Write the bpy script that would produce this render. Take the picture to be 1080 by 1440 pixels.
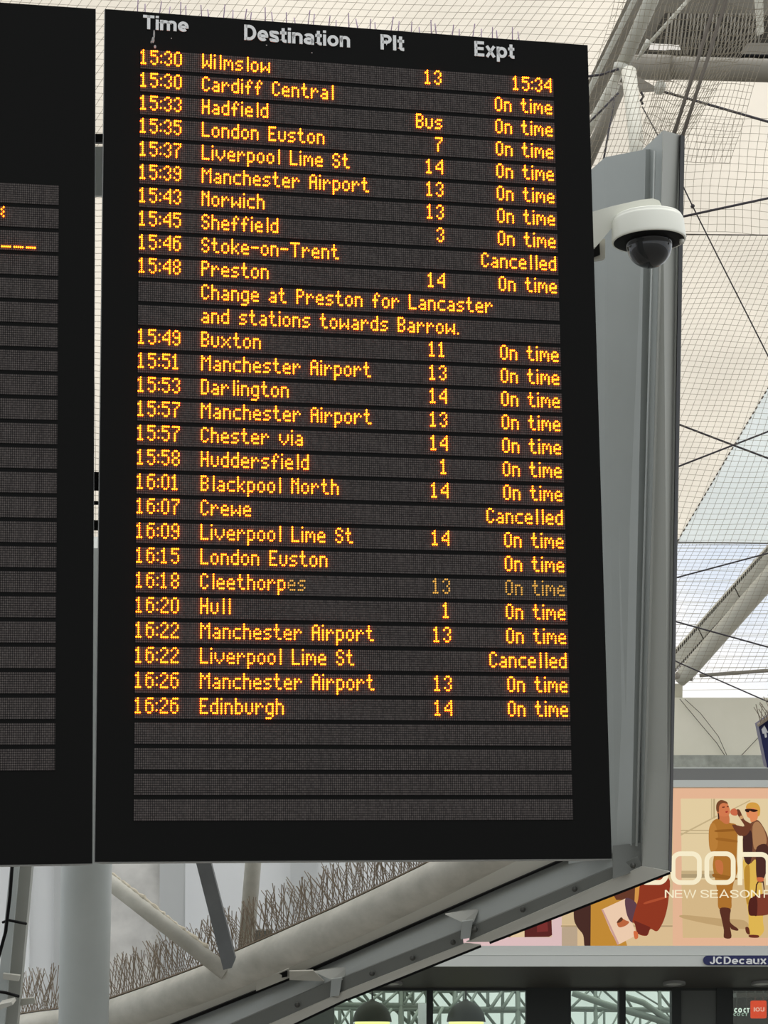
import bpy, math, random
from mathutils import Vector as V, Matrix
random.seed(7)
sc = bpy.context.scene
for o in list(bpy.data.objects): bpy.data.objects.remove(o)
COL = sc.collection

# ---------------------------------------------------------------- camera, sky, exposure
F = 3100.0                                   # focal length in pixels of the 1080 x 1440 frame
PITCH = math.radians(14.0)
K = 0.72                                     # metres per depth unit
CAM = V((0, 0, 1.6))
FWD = V((0, math.cos(PITCH), math.sin(PITCH)))
DWN = V((0, math.sin(PITCH), -math.cos(PITCH)))
RGT = V((1, 0, 0))
cd = bpy.data.cameras.new('camera'); cam = bpy.data.objects.new('camera', cd); COL.objects.link(cam)
cd.sensor_fit = 'VERTICAL'; cd.sensor_height = 36; cd.sensor_width = 36; cd.lens = F / 1440 * 36
cd.clip_end = 400
cam.location = CAM; cam.rotation_euler = (math.pi / 2 + PITCH, 0, 0)
sc.camera = cam
sc.view_settings.view_transform = 'Standard'; sc.view_settings.look = 'None'
sc.view_settings.exposure = 0.0; sc.view_settings.gamma = 1.0; sc.view_settings.use_curve_mapping = False

def lin(c): return tuple(((x / 255) / 12.92 if x / 255 <= .04045 else ((x / 255 + .055) / 1.055) ** 2.4) for x in c)

w = bpy.data.worlds.new('overcast_sky'); sc.world = w; w.use_nodes = True
nt = w.node_tree; nt.nodes.clear()
out = nt.nodes.new('ShaderNodeOutputWorld'); bg = nt.nodes.new('ShaderNodeBackground')
tc = nt.nodes.new('ShaderNodeTexCoord'); nz = nt.nodes.new('ShaderNodeTexNoise'); rp = nt.nodes.new('ShaderNodeValToRGB')
nz.inputs['Scale'].default_value = 9; nz.inputs['Detail'].default_value = 5
rp.color_ramp.elements[0].position = .38; rp.color_ramp.elements[0].color = (.62, .70, .80, 1)
rp.color_ramp.elements[1].position = .66; rp.color_ramp.elements[1].color = (1.0, .965, .91, 1)
nt.links.new(tc.outputs['Generated'], nz.inputs['Vector']); nt.links.new(nz.outputs['Fac'], rp.inputs['Fac'])
nt.links.new(rp.outputs['Color'], bg.inputs['Color']); nt.links.new(bg.outputs['Background'], out.inputs['Surface'])
bg.inputs['Strength'].default_value = 1.38
sd = bpy.data.lights.new('sun', 'SUN'); sun = bpy.data.objects.new('sun', sd); COL.objects.link(sun)
sd.energy = 1.9; sd.angle = math.radians(60); sd.color = (1, .95, .88); sun.rotation_euler = (math.radians(-14), math.radians(10), 0)

# ---------------------------------------------------------------- helpers
def P(x, y, d):                              # photo pixel + depth along the view -> world point
    return CAM + (RGT * ((x - 540) / F) + DWN * ((y - 720) / F) + FWD) * (d * K)
def Q(x, y, Y):                              # photo pixel -> world point on the vertical plane Y
    r = RGT * ((x - 540) / F) + DWN * ((y - 720) / F) + FWD
    return CAM + r * (Y / r.y)

class MB:
    def __init__(s): s.v = []; s.f = []; s.uv = {}; s.sm = set()
    def add(s, vs, fs, smooth=False):
        b = len(s.v); s.v += [V(p) for p in vs]
        for f in fs:
            if smooth: s.sm.add(len(s.f))
            s.f.append([b + i for i in f])
        return b
    def prism(s, poly, vec):
        n = len(poly); vec = V(vec)
        vs = [V(p) for p in poly] + [V(p) + vec for p in poly]
        fs = [list(range(n))[::-1], list(range(n, 2 * n))] + [[i, (i + 1) % n, n + (i + 1) % n, n + i] for i in range(n)]
        s.add(vs, fs); return s
    def loft(s, a, b, vec):                  # sheet between two polylines, given a thickness
        n = len(a); vec = V(vec)
        for i in range(n - 1): s.prism([a[i], a[i + 1], b[i + 1], b[i]], vec)
        return s
    def box(s, c, ax, ay, az):
        c = V(c); ax = V(ax); ay = V(ay); az = V(az)
        return s.prism([c - ax - ay - az, c + ax - ay - az, c + ax + ay - az, c - ax + ay - az], az * 2)
    def tube(s, pts, r, n=12, caps=True):
        pts = [V(p) for p in pts]; rs = r if isinstance(r, (list, tuple)) else [r] * len(pts)
        rings = []; prev = None
        for i, p in enumerate(pts):
            t = (pts[min(i + 1, len(pts) - 1)] - pts[max(i - 1, 0)]).normalized()
            if prev is None:
                a = V((0, 0, 1)) if abs(t.z) < .9 else V((1, 0, 0)); x = t.cross(a).normalized()
            else: x = (prev - t * prev.dot(t)).normalized()
            prev = x; y = t.cross(x)
            rings.append([p + (x * math.cos(2 * math.pi * k / n) + y * math.sin(2 * math.pi * k / n)) * rs[i] for k in range(n)])
        vs = [q for r_ in rings for q in r_]
        fs = [[i * n + k, i * n + (k + 1) % n, (i + 1) * n + (k + 1) % n, (i + 1) * n + k] for i in range(len(pts) - 1) for k in range(n)]
        b = s.add(vs, fs, n > 4)
        if caps:
            s.f.append([b + k for k in range(n)][::-1]); s.f.append([b + (len(pts) - 1) * n + k for k in range(n)])
        return s
    def lathe(s, o, ax, prof, n=40):         # prof: (radius, height along ax)
        o = V(o); ax = V(ax).normalized(); x = ax.cross(V((0, 1, 0.3))).normalized(); y = ax.cross(x)
        vs = [o + ax * h + (x * math.cos(2 * math.pi * k / n) + y * math.sin(2 * math.pi * k / n)) * r for r, h in prof for k in range(n)]
        fs = [[i * n + k, i * n + (k + 1) % n, (i + 1) * n + (k + 1) % n, (i + 1) * n + k] for i in range(len(prof) - 1) for k in range(n)]
        s.add(vs, fs, True); return s

LOC = {}
def obj(name, mb, m, parent=None):
    me = bpy.data.meshes.new(name)
    off = LOC.get(parent.name, V()) if parent else V()
    if parent is None and mb.v:              # origin at the base centre of the thing
        xs = [p.x for p in mb.v]; ys = [p.y for p in mb.v]; zs = [p.z for p in mb.v]
        org = V(((min(xs) + max(xs)) / 2, (min(ys) + max(ys)) / 2, min(zs)))
    else: org = V()
    me.from_pydata([tuple(p - off - org) for p in mb.v], [], mb.f)
    if mb.uv:
        ul = me.uv_layers.new(name='UVMap')
        for poly in me.polygons:
            for li in poly.loop_indices: ul.data[li].uv = mb.uv.get(me.loops[li].vertex_index, (0, 0))
    for i in mb.sm: me.polygons[i].use_smooth = True
    me.validate(); me.update()
    o = bpy.data.objects.new(name, me); COL.objects.link(o)
    if m: me.materials.append(m)
    if parent: o.parent = parent
    o.location = org
    LOC[o.name] = off + org
    return o
def tag(o, label, cat, group=None, kind=None):
    o['label'] = label; o['category'] = cat
    if group: o['group'] = group
    if kind: o['kind'] = kind
    return o
def thing(name, loc, label, cat, group=None):
    o = bpy.data.objects.new(name, None); COL.objects.link(o); o.location = loc; o.empty_display_size = .1
    LOC[o.name] = V(loc); return tag(o, label, cat, group)
def struct(name, mb, m, label=None, cat=None):
    o = obj(name, mb, m); o['kind'] = 'structure'
    if label: o['label'] = label; o['category'] = cat
    return o

def mat(name, rgb, rough=.5, metal=0, spec=.3, noise=None, emit=0, bump=0):
    m = bpy.data.materials.new(name); m.use_nodes = True; t = m.node_tree; b = t.nodes['Principled BSDF']
    c = lin(rgb); b.inputs['Base Color'].default_value = (*c, 1); b.inputs['Roughness'].default_value = rough
    b.inputs['Metallic'].default_value = metal; b.inputs['Specular IOR Level'].default_value = spec
    if emit:
        b.inputs['Emission Color'].default_value = (*c, 1); b.inputs['Emission Strength'].default_value = emit
    if noise:
        sca, amt, dark = noise
        tcn = t.nodes.new('ShaderNodeTexCoord'); n = t.nodes.new('ShaderNodeTexNoise'); r = t.nodes.new('ShaderNodeValToRGB')
        n.inputs['Scale'].default_value = sca; n.inputs['Detail'].default_value = 6; n.inputs['Roughness'].default_value = .6
        r.color_ramp.elements[0].position = .5 - amt; r.color_ramp.elements[0].color = (*lin(dark), 1)
        r.color_ramp.elements[1].position = .5 + amt; r.color_ramp.elements[1].color = (*c, 1)
        t.links.new(tcn.outputs['Object'], n.inputs['Vector']); t.links.new(n.outputs['Fac'], r.inputs['Fac'])
        t.links.new(r.outputs['Color'], b.inputs['Base Color'])
        if bump:
            bn = t.nodes.new('ShaderNodeBump'); bn.inputs['Strength'].default_value = bump; bn.inputs['Distance'].default_value = .02
            t.links.new(n.outputs['Fac'], bn.inputs['Height']); t.links.new(bn.outputs['Normal'], b.inputs['Normal'])
    return m
def glow(name, rgb, k=1.0):
    m = bpy.data.materials.new(name); m.use_nodes = True; t = m.node_tree; t.nodes.clear()
    o = t.nodes.new('ShaderNodeOutputMaterial'); e = t.nodes.new('ShaderNodeEmission')
    e.inputs['Color'].default_value = (*[max(0, x) for x in rgb], 1); e.inputs['Strength'].default_value = k
    t.links.new(e.outputs[0], o.inputs[0]); return m
def fabric(name, rgb, dif=.15, sca=.5, lo=.95):
    m = bpy.data.materials.new(name); m.use_nodes = True; t = m.node_tree; t.nodes.clear()
    o = t.nodes.new('ShaderNodeOutputMaterial'); a = t.nodes.new('ShaderNodeBsdfTranslucent'); b = t.nodes.new('ShaderNodeBsdfDiffuse')
    x = t.nodes.new('ShaderNodeMixShader'); x.inputs[0].default_value = dif
    n = t.nodes.new('ShaderNodeTexNoise'); n.inputs['Scale'].default_value = sca; n.inputs['Detail'].default_value = 4
    tcn = t.nodes.new('ShaderNodeTexCoord'); r = t.nodes.new('ShaderNodeValToRGB')
    r.color_ramp.elements[0].color = (*[v * lo for v in rgb], 1); r.color_ramp.elements[1].color = (*[min(1, v * 1.04) for v in rgb], 1)
    r.color_ramp.elements[0].position = .35; r.color_ramp.elements[1].position = .65
    t.links.new(tcn.outputs['Object'], n.inputs['Vector']); t.links.new(n.outputs['Fac'], r.inputs['Fac'])
    t.links.new(r.outputs['Color'], a.inputs['Color']); t.links.new(r.outputs['Color'], b.inputs['Color'])
    t.links.new(a.outputs[0], x.inputs[1]); t.links.new(b.outputs[0], x.inputs[2]); t.links.new(x.outputs[0], o.inputs[0]); return m
def glass(name, tint, gloss=.06):
    m = bpy.data.materials.new(name); m.use_nodes = True; t = m.node_tree; t.nodes.clear()
    o = t.nodes.new('ShaderNodeOutputMaterial'); a = t.nodes.new('ShaderNodeBsdfTransparent'); b = t.nodes.new('ShaderNodeBsdfGlossy')
    a.inputs['Color'].default_value = (*tint, 1); b.inputs['Roughness'].default_value = .03
    x = t.nodes.new('ShaderNodeMixShader'); x.inputs[0].default_value = gloss
    t.links.new(a.outputs[0], x.inputs[1]); t.links.new(b.outputs[0], x.inputs[2]); t.links.new(x.outputs[0], o.inputs[0]); return m

M = dict(
    board=mat('black_board_panel', (17, 17, 16), .6, 0, .06),
    case=mat('grey_metal_casing', (150, 151, 148), .45, .3),
    head=mat('header_letter', (215, 215, 213), .6),
    steel=mat('painted_steel', (176, 181, 178), .45, 0, .35, (3, .3, (164, 169, 166))),
    steel_dirty=mat('dusty_painted_steel', (196, 193, 182), .7, 0, .2, (6, .25, (162, 160, 150)), bump=.15),
    dust=mat('caked_dust', (205, 198, 180), .95, 0, 0, (30, .2, (170, 162, 144)), bump=.4),
    steel_dark=mat('dark_painted_steel', (112, 114, 114), .6, 0, .2, (5, .3, (95, 97, 97))),
    clad=mat('grey_cladding', (158, 162, 159), .42, 0, .3, (2, .3, (151, 155, 151))),
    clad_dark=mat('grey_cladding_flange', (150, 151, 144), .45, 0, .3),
    bolt=mat('bolt_metal', (84, 84, 80), .4, .5),
    rail=mat('grey_rail', (178, 176, 166), .5),
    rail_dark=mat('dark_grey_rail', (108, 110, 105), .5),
    black=mat('black_rubber', (16, 16, 16), .6, 0, .1),
    rust=mat('rusty_spike_wire', (132, 119, 102), .7),
    lilac=mat('clear_plastic_spike', (150, 130, 152), .5),
    roof_steel=mat('roof_steel', (192, 190, 178), .5, 0, .2),
    roof_pale=mat('pale_roof_steel', (206, 203, 189), .5, 0, .2),
    roof_mid=mat('weathered_roof_steel', (150, 144, 132), .6, 0, .2, (1.5, .3, (128, 123, 112))),
    roof_dark=mat('dark_roof_deck', (66, 62, 55), .8, 0, .1),
    rope=mat('grey_rope', (86, 79, 70), .8),
    cable=mat('dark_cable', (62, 58, 62), .6),
    thread=mat('net_thread', (150, 142, 126), .9, 0, 0),
    white=mat('white_camera_body', (222, 222, 210), .4),
    smoke=mat('smoked_dome', (20, 21, 22), .06, 0, .5),
    eave=mat('eave_panel', (226, 221, 203), .8, 0, .1, (2, .3, (218, 213, 194))),
    gutter=mat('gutter_strip', (165, 166, 156), .7, 0, .1, (7, .15, (138, 140, 130))),
    band_dark=mat('dark_grey_band', (118, 118, 115), .6), band=mat('light_grey_band', (196, 198, 192), .5),
    navy=mat('navy_enamel', (34, 38, 84), .4), white_letter=mat('white_letter', (226, 226, 226), .5),
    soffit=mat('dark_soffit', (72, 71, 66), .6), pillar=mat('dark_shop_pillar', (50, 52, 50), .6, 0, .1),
    pillar_grey=mat('grey_shop_pillar', (84, 86, 82), .6, 0, .1), shade=mat('lamp_shade', (66, 66, 60), .6, 0, .1),  # second pillar material is simply a lighter grey
    lattice=mat('pale_green_steel', (142, 150, 140), .6, 0, .1),
    floor=mat('concourse_floor', (132, 130, 125), .35, 0, .4, (.6, .3, (116, 114, 110))),
)

# ---------------------------------------------------------------- structure: floor, canopy, walls
g = MB(); g.prism([(-45, -40, -.3), (45, -40, -.3), (45, 60, -.3), (-45, 60, -.3)], (0, 0, .3)); struct('floor', g, M['floor'])

M['wall'] = fabric('stained_wall_fabric', (.80, .79, .76), .5, 5, .8); M['wall_blue'] = fabric('wall_fabric', (.84, .85, .85), .5); M['wall_grey'] = fabric('grey_wall_fabric', (.68, .69, .68), .5)
def Pm(x, y):                                # slanted plane of the canopy
    t = (y + 100) / 1100.0
    return P(x, y, 1 / ((1 - t) / 36 + t / 47))
thick = V((0, .012, .012))
for nm, poly, m, lb in (
        ('ceiling', [(-1500, -600), (1500, -600), (1500, -165), (1200, 342), (950, 765), (811, 1000), (-1500, 1000)], fabric('cream_canopy_fabric', (.82, .785, .725)), 'cream translucent fabric canopy over the station concourse'),
        ('ceiling', [(1500, -165), (1500, 765), (950, 765), (1200, 342)], fabric('sky_tinted_canopy_fabric', (.76, .78, .77)), 'canopy panel coloured for bluish sky light beyond the diagonal seam')):  # cooler sky light on the membrane is put into this panel's colour
    g = MB(); g.prism([Pm(*p) for p in poly], thick); o = struct(nm, g, m); tag(o, lb, 'canopy')
g = MB(); g.prism([Pm(*p) for p in ((950, 765), (1500, 765), (1500, 990), (817, 990))], thick)
o = struct('window_1', g, glass('roof_glazing', (.93, .93, .94), .03)); tag(o, 'pale blue roof glazing above the cream eave panel', 'glazing')
# fine glazing lines
g = MB()
for i in range(16):
    g.tube([Pm(1500, 770 + i * 15) + V((0, -.02, 0)), Pm(820, 772 + i * 15.4) + V((0, -.02, 0))], .004, 4, False)
gl = obj('glazing_bar', g, M['roof_pale'], o)

# seam of stitches
g = MB()
for i in range(60):
    t = i / 59; p = Pm(1200 - 250 * t, 342 + 423 * t) + V((0, -.02, -.01)); g.tube([p, p + (Pm(950, 765) - Pm(1200, 342)) * .008], .010, 5)
obj('seam', g, M['rope'], bpy.data.objects['ceiling'])

# pale wall behind the truss, built as upright panels
for i, (x0, x1, m) in enumerate(((-900, 42, 'wall_blue'), (42, 77, 'wall_blue'), (77, 90, 'wall_grey'), (90, 226, 'wall'), (226, 262, 'wall_grey'), (262, 410, 'wall_blue'), (410, 447, 'wall_grey'), (447, 760, 'wall_blue'))):
    g = MB(); dd = 24 + (i % 2) * .08
    yb = 1470 if x0 < 90 else 1430 if x0 < 230 else 1385 if x0 < 300 else 1345 if x0 < 420 else 1265
    g.prism([P(x0, 780, dd + 1.2), P(x1, 780, dd + 1.2), P(x1 - 2, yb if x0 < 420 else 1330 - (x1 - 430) * .45, dd - .7), P(x0 - 2, yb if x0 < 420 else 1330, dd - .7)], V((0, .1, 0)))
    o = struct('wall_left' if i == 0 else 'wall_back', g, M[m])

# ---------------------------------------------------------------- departure boards
R = ((0.97713579, 0.01148663, -0.21230568), (0.02721967, 0.98356455, 0.17849335), (0.21086662, -0.18019113, 0.96076346))
def camvec(a): return RGT * a[0] + DWN * a[1] + FWD * a[2]
BU = camvec([r[0] for r in R]); BV = camvec([r[1] for r in R]); BN = -camvec([r[2] for r in R])   # right, down, towards the viewer
BTL = CAM + camvec((-1.79231083, -3.23093842, 14.14643809)) * K
BW, BH = 3.23895, 5.41571
class Frame:
    def __init__(s, o, u, v, n): s.o, s.u, s.v, s.n = o, u, v, n
    def __call__(s, a, b, h=0): return s.o + (s.u * a + s.v * b + s.n * h) * K
FB = Frame(BTL, BU, BV, BN)
tw = .0085
U2 = (BU - BV * tw).normalized(); V2 = (BV + BU * tw).normalized()
FL = Frame(FB(-.0555, .0045), U2, V2, BN)    # left board: u runs negative from its right edge

def slab(fr, a0, b0, a1, b1, h0, h1, g=None):
    g = g or MB(); g.prism([fr(a0, b0, h0), fr(a1, b0, h0), fr(a1, b1, h0), fr(a0, b1, h0)], fr.n * ((h1 - h0) * K)); return g

def led_material():
    m = bpy.data.materials.new('unlit_led_matrix'); m.use_nodes = True; t = m.node_tree; b = t.nodes['Principled BSDF']
    uv = t.nodes.new('ShaderNodeUVMap'); fr = t.nodes.new('ShaderNodeVectorMath'); fr.operation = 'FRACTION'
    sb = t.nodes.new('ShaderNodeVectorMath'); sb.operation = 'SUBTRACT'; sb.inputs[1].default_value = (.5, .5, 0)
    ln = t.nodes.new('ShaderNodeVectorMath'); ln.operation = 'LENGTH'
    mr = t.nodes.new('ShaderNodeMapRange'); mr.inputs[1].default_value = .28; mr.inputs[2].default_value = .5; mr.inputs[3].default_value = 1; mr.inputs[4].default_value = 0
    nz = t.nodes.new('ShaderNodeTexWhiteNoise'); nz.noise_dimensions = '2D'
    fl = t.nodes.new('ShaderNodeVectorMath'); fl.operation = 'FLOOR'
    mn = t.nodes.new('ShaderNodeMath'); mn.operation = 'MULTIPLY_ADD'; mn.inputs[1].default_value = .5; mn.inputs[2].default_value = .6
    mu = t.nodes.new('ShaderNodeMath'); mu.operation = 'MULTIPLY'
    mx = t.nodes.new('ShaderNodeMix'); mx.data_type = 'RGBA'
    mx.inputs['A'].default_value = (*lin((31, 29, 29)), 1); mx.inputs['B'].default_value = (*lin((88, 82, 79)), 1)
    L = t.links.new
    L(uv.outputs[0], fr.inputs[0]); L(fr.outputs[0], sb.inputs[0]); L(sb.outputs[0], ln.inputs[0]); L(ln.outputs['Value'], mr.inputs[0])
    L(uv.outputs[0], fl.inputs[0]); L(fl.outputs[0], nz.inputs[0]); L(nz.outputs[0], mn.inputs[0])
    L(mr.outputs[0], mu.inputs[0]); L(mn.outputs[0], mu.inputs[1]); L(mu.outputs[0], mx.inputs['Factor'])
    L(mx.outputs['Result'], b.inputs['Base Color']); b.inputs['Roughness'].default_value = .7; b.inputs['Specular IOR Level'].default_value = .05
    return m
M['led'] = led_material()
M['lit'] = glow('amber_led', (1.0, .125, .005), 13.0)
M['dim'] = glow('dim_amber_led', (1.0, .52, .10), .95)

G = {}
def glyphs(txt):
    for blk in txt.strip().split('\n'):
        p = blk.split(); G[p[0]] = [r.replace('.', ' ') for r in p[1:]]
glyphs("""
0 .##. #..# #..# #..# #..# #..# .##.
1 .#.. ##.. .#.. .#.. .#.. .#.. ###.
2 .##. #..# ...# ..#. .#.. #... ####
3 .##. #..# ...# ..#. ...# #..# .##.
4 ...# ..## .#.# #..# #### ...# ...#
5 #### #... ###. ...# ...# #..# .##.
6 .### #... ###. #..# #..# #..# .##.
7 #### ...# ..#. .#.. .#.. .#.. .#..
8 .##. #..# #..# .##. #..# #..# .##.
9 .##. #..# #..# .### ...# #..# .##.
: . . # . . # .
. . . . . . . #
- .... .... .... #### .... .... ....
A .##. #..# #..# #### #..# #..# #..#
B ###. #..# #..# ###. #..# #..# ###.
C .##. #..# #... #... #... #..# .##.
D ###. #..# #..# #..# #..# #..# ###.
E #### #... #... ###. #... #... ####
H #..# #..# #..# #### #..# #..# #..#
L #... #... #... #... #... #... ####
M #...# ##.## #.#.# #...# #...# #...# #...#
N #..# ##.# #.## #..# #..# #..# #..#
O .##. #..# #..# #..# #..# #..# .##.
P ###. #..# #..# ###. #... #... #...
S .##. #..# #... .##. ...# #..# .##.
T ##### ..#.. ..#.. ..#.. ..#.. ..#.. ..#..
W #...# #...# #...# #.#.# #.#.# ##.## #...#
a .... .... .##. ...# .### #..# .###
b #... #... ###. #..# #..# #..# ###.
c .... .... .### #... #... #... .###
d ...# ...# .### #..# #..# #..# .###
e .... .... .##. #..# #### #... .###
f ..#. .#.# .#.. ###. .#.. .#.. .#..
g .... .... .### #..# #..# #..# .### ...# ###.
h #... #... ###. #..# #..# #..# #..#
i # . # # # # #
k #... #... #..# #.#. ##.. #.#. #..#
l .# .# .# .# .# .# .#
m ..... ..... ##.#. #.#.# #.#.# #...# #...#
n .... .... ###. #..# #..# #..# #..#
o .... .... .##. #..# #..# #..# .##.
p .... .... ###. #..# #..# #..# ###. #... #...
r .... .... #.#. ##.# #... #... #...
s .... .... .### #... .##. ...# ###.
t .#.. .#.. ###. .#.. .#.. .#.. ..##
u .... .... #..# #..# #..# #..# .##.
v ..... ..... #...# #...# #...# .#.#. ..#..
w ..... ..... #...# #...# #.#.# ##.## #...#
x ..... ..... #...# .#.#. ..#.. .#.#. #...#
""")
G['k'] = ['#   ', '#   ', '#  #', '# # ', '##  ', '# # ', '#  #']
G[' '] = ['   '] * 7
DU, DV, RP = .0127, .01437, .15413
def dots(s):
    c = 0; r = []
    for ch in s:
        gl_ = G[ch]
        for j, row in enumerate(gl_):
            for i, q in enumerate(row):
                if q == '#': r.append((c + i, j))
        c += len(gl_[0]) + 1
    return r, c - 1
def words(d):                                # split the lit dots where a blank of four or more columns lies
    cs = sorted({c for c, r in d}); cuts = [b for a, b in zip(cs, cs[1:]) if b - a >= 5]; o_ = []
    for lo, hi in zip([-99] + cuts, cuts + [999]): o_.append([q for q in d if lo <= q[0] < hi])
    return o_
def led_mesh(fr, u0, v0, ds, n=8):
    g = MB(); k = 2 * math.pi / n
    for c, r in ds:
        a = u0 + c * DU; b = v0 + r * DV
        vs = []
        for rad, h in ((.39, .004), (.36, .0120), (.20, .0155)):
            vs += [fr(a + math.cos(i * k) * rad * DU, b + math.sin(i * k) * rad * DV, h) for i in range(n)]
        fs = [[x * n + i, x * n + (i + 1) % n, (x + 1) * n + (i + 1) % n, (x + 1) * n + i] for x in (0, 1) for i in range(n)]
        fs.append([2 * n + i for i in range(n)])
        g.add(vs, fs)
    return g
def led_row(fr, root, a0, a1, v0):
    g = slab(fr, a0, v0 - .0075, a1, v0 + 8 * DV + .0075, .0005, .004)
    ww = (a1 - a0) / DU
    for i, p in enumerate(g.v):
        q = (p - fr.o) / K; g.uv[i] = ((q.dot(fr.u) - a0) / DU, (q.dot(fr.v) - v0 + .5 * DV) / DV)
    return obj('led_row', g, M['led'], root)

def el(cx, cy, rx, ry, a0, a1, n=14): return [(cx + rx * math.cos(math.radians(a0 + (a1 - a0) * k / n)), cy + ry * math.sin(math.radians(a0 + (a1 - a0) * k / n))) for k in range(n + 1)]
def spline(pts, n=5):
    q = [pts[0]] + list(pts) + [pts[-1]]; o_ = []
    for i in range(1, len(q) - 2):
        p0, p1, p2, p3 = q[i - 1:i + 3]
        for k in range(n):
            t = k / n; o_.append(tuple(.5 * (2 * p1[a] + (p2[a] - p0[a]) * t + (2 * p0[a] - 5 * p1[a] + 4 * p2[a] - p3[a]) * t * t + (3 * p1[a] - p0[a] - 3 * p2[a] + p3[a]) * t ** 3) for a in (0, 1)))
    return o_ + [pts[-1]]
def glyph(ch, w):                            # centre lines of a plain grotesque, capital height 1
    h = w / 2; X = .73
    if ch == 'E': W = .64; return W, [[(h, 0), (h, 1)], [(h, h), (W, h)], [(h, .52), (W - .04, .52)], [(h, 1 - h), (W - .01, 1 - h)]]
    if ch == 'F': W = .60; return W, [[(h, 0), (h, 1)], [(h, .5), (W - .05, .5)], [(h, 1 - h), (W, 1 - h)]]
    if ch == 'T': W = .70; return W, [[(W / 2, 0), (W / 2, 1)], [(0, 1 - h), (W, 1 - h)]]
    if ch == 'I': return w, [[(h, 0), (h, 1)]]
    if ch == 'D': W = .74; return W, [[(h, 0), (h, 1)], [(h, h), (W * .42, h)] + el(W * .42, .5, W * .58 - h, .5 - h, -90, 90) + [(h, 1 - h)]]
    if ch == 'P': W = .68; return W, [[(h, 0), (h, 1)], [(h, .40 + h), (W * .5, .40 + h)] + el(W * .5, .7, W * .5 - h, .3 - h, -90, 90) + [(h, 1 - h)]]
    if ch == 'J': W = .54; return W, [[(W - h, 1), (W - h, .32)] + el(W / 2, .30, W / 2 - h, .30 - h, 0, -180)]
    if ch == 'C': W = .74; return W, [el(W / 2, .5, W / 2 - h, .5 - h, 42, 318, 24)]
    if ch == 'O': W = .80; return W, [el(W / 2, .5, W / 2 - h, .5 - h, 0, 360, 28)]
    if ch == 'U': W = .72; return W, [[(h, 1), (h, .35)] + el(W / 2, .35, W / 2 - h, .35 - h, 180, 360) + [(W - h, 1)]]
    if ch == 'N': W = .74; return W, [[(h, 0), (h, 1)], [(h, 1), (W - h, 0)], [(W - h, 0), (W - h, 1)]]
    if ch == 'W': W = 1.05; return W, [[(h * .8, 1), (W * .27, 0), (W / 2, 1), (W * .73, 0), (W - h * .8, 1)]]
    if ch == 'A': W = .78; return W, [[(h * .8, 0), (W / 2, 1), (W - h * .8, 0)], [(W * .2, .3), (W * .8, .3)]]
    if ch in 'Ss':
        k, W = (1, .68) if ch == 'S' else (X, .58)
        return W, [spline([(W - h, .72 * k), (W * .8, .9 * k - h * .4), (W * .5, k - h), (W * .18, .9 * k - h * .3), (h + .01, .74 * k), (W * .25, .58 * k), (W * .72, .44 * k), (W - h - .01, .27 * k), (W * .82, .1 * k + h * .3), (W * .5, h), (W * .2, .1 * k + h * .4), (h, .29 * k)])]
    if ch == 'i': return w, [[(h, 0), (h, X)], [(h, .84), (h, 1)]]
    if ch == 'l': return w, [[(h, 0), (h, 1)]]
    if ch == 'n': W = .64; return W, [[(h, 0), (h, X)], [(h, X - .26)] + el(W / 2, X - .27, W / 2 - h, .27 - h, 180, 0) + [(W - h, 0)]]
    if ch == 'u': W = .64; return W, [[(W - h, 0), (W - h, X)], [(h, X)] + el(W / 2, .27, W / 2 - h, .27 - h, 180, 360)]
    if ch == 'm':
        W = 1.02; m_ = W / 2; rx = (m_ - h) / 2
        return W, [[(h, 0), (h, X)], [(h, X - .24)] + el(h + rx, X - .24, rx, .24 - h, 180, 0) + [(m_, 0)], [(m_, X - .24)] + el(m_ + rx, X - .24, rx, .24 - h, 180, 0) + [(W - h, 0)]]
    if ch == 'e': W = .66; return W, [[(h, .34), (W - h, .34)] + el(W / 2, X / 2, W / 2 - h, X / 2 - h, 0, 312, 22)]
    if ch == 'c': W = .64; return W, [el(W / 2, X / 2, W / 2 - h, X / 2 - h, 42, 318, 20)]
    if ch == 'o': W = .70; return W, [el(W / 2, X / 2, W / 2 - h, X / 2 - h, 0, 360, 24)]
    if ch == 'p': W = .68; return W, [[(h, -.27), (h, X)], el(W / 2, X / 2, W / 2 - h, X / 2 - h, 0, 360, 24)]
    if ch == 't': W = .40; return W, [[(.19, .94), (.19, .2)] + el(.19 + .12, .2, .12, .2 - h, 180, 270, 6) + [(W, h)], [(0, X - h), (W, X - h)]]
    if ch == 'a': W = .64; return W, [[(W - h, 0), (W - h, X - .25)] + el(W / 2, X - .22, W / 2 - h, .22 - h, 0, 165, 10), el(W / 2 - .01, .235, W / 2 - h, .235 - h, 0, 360, 20)]
    if ch == 'x': W = .66; return W, [[(h * .9, 0), (W - h * .9, X)], [(h * .9, X), (W - h * .9, 0)]]
    return .3, []
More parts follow.
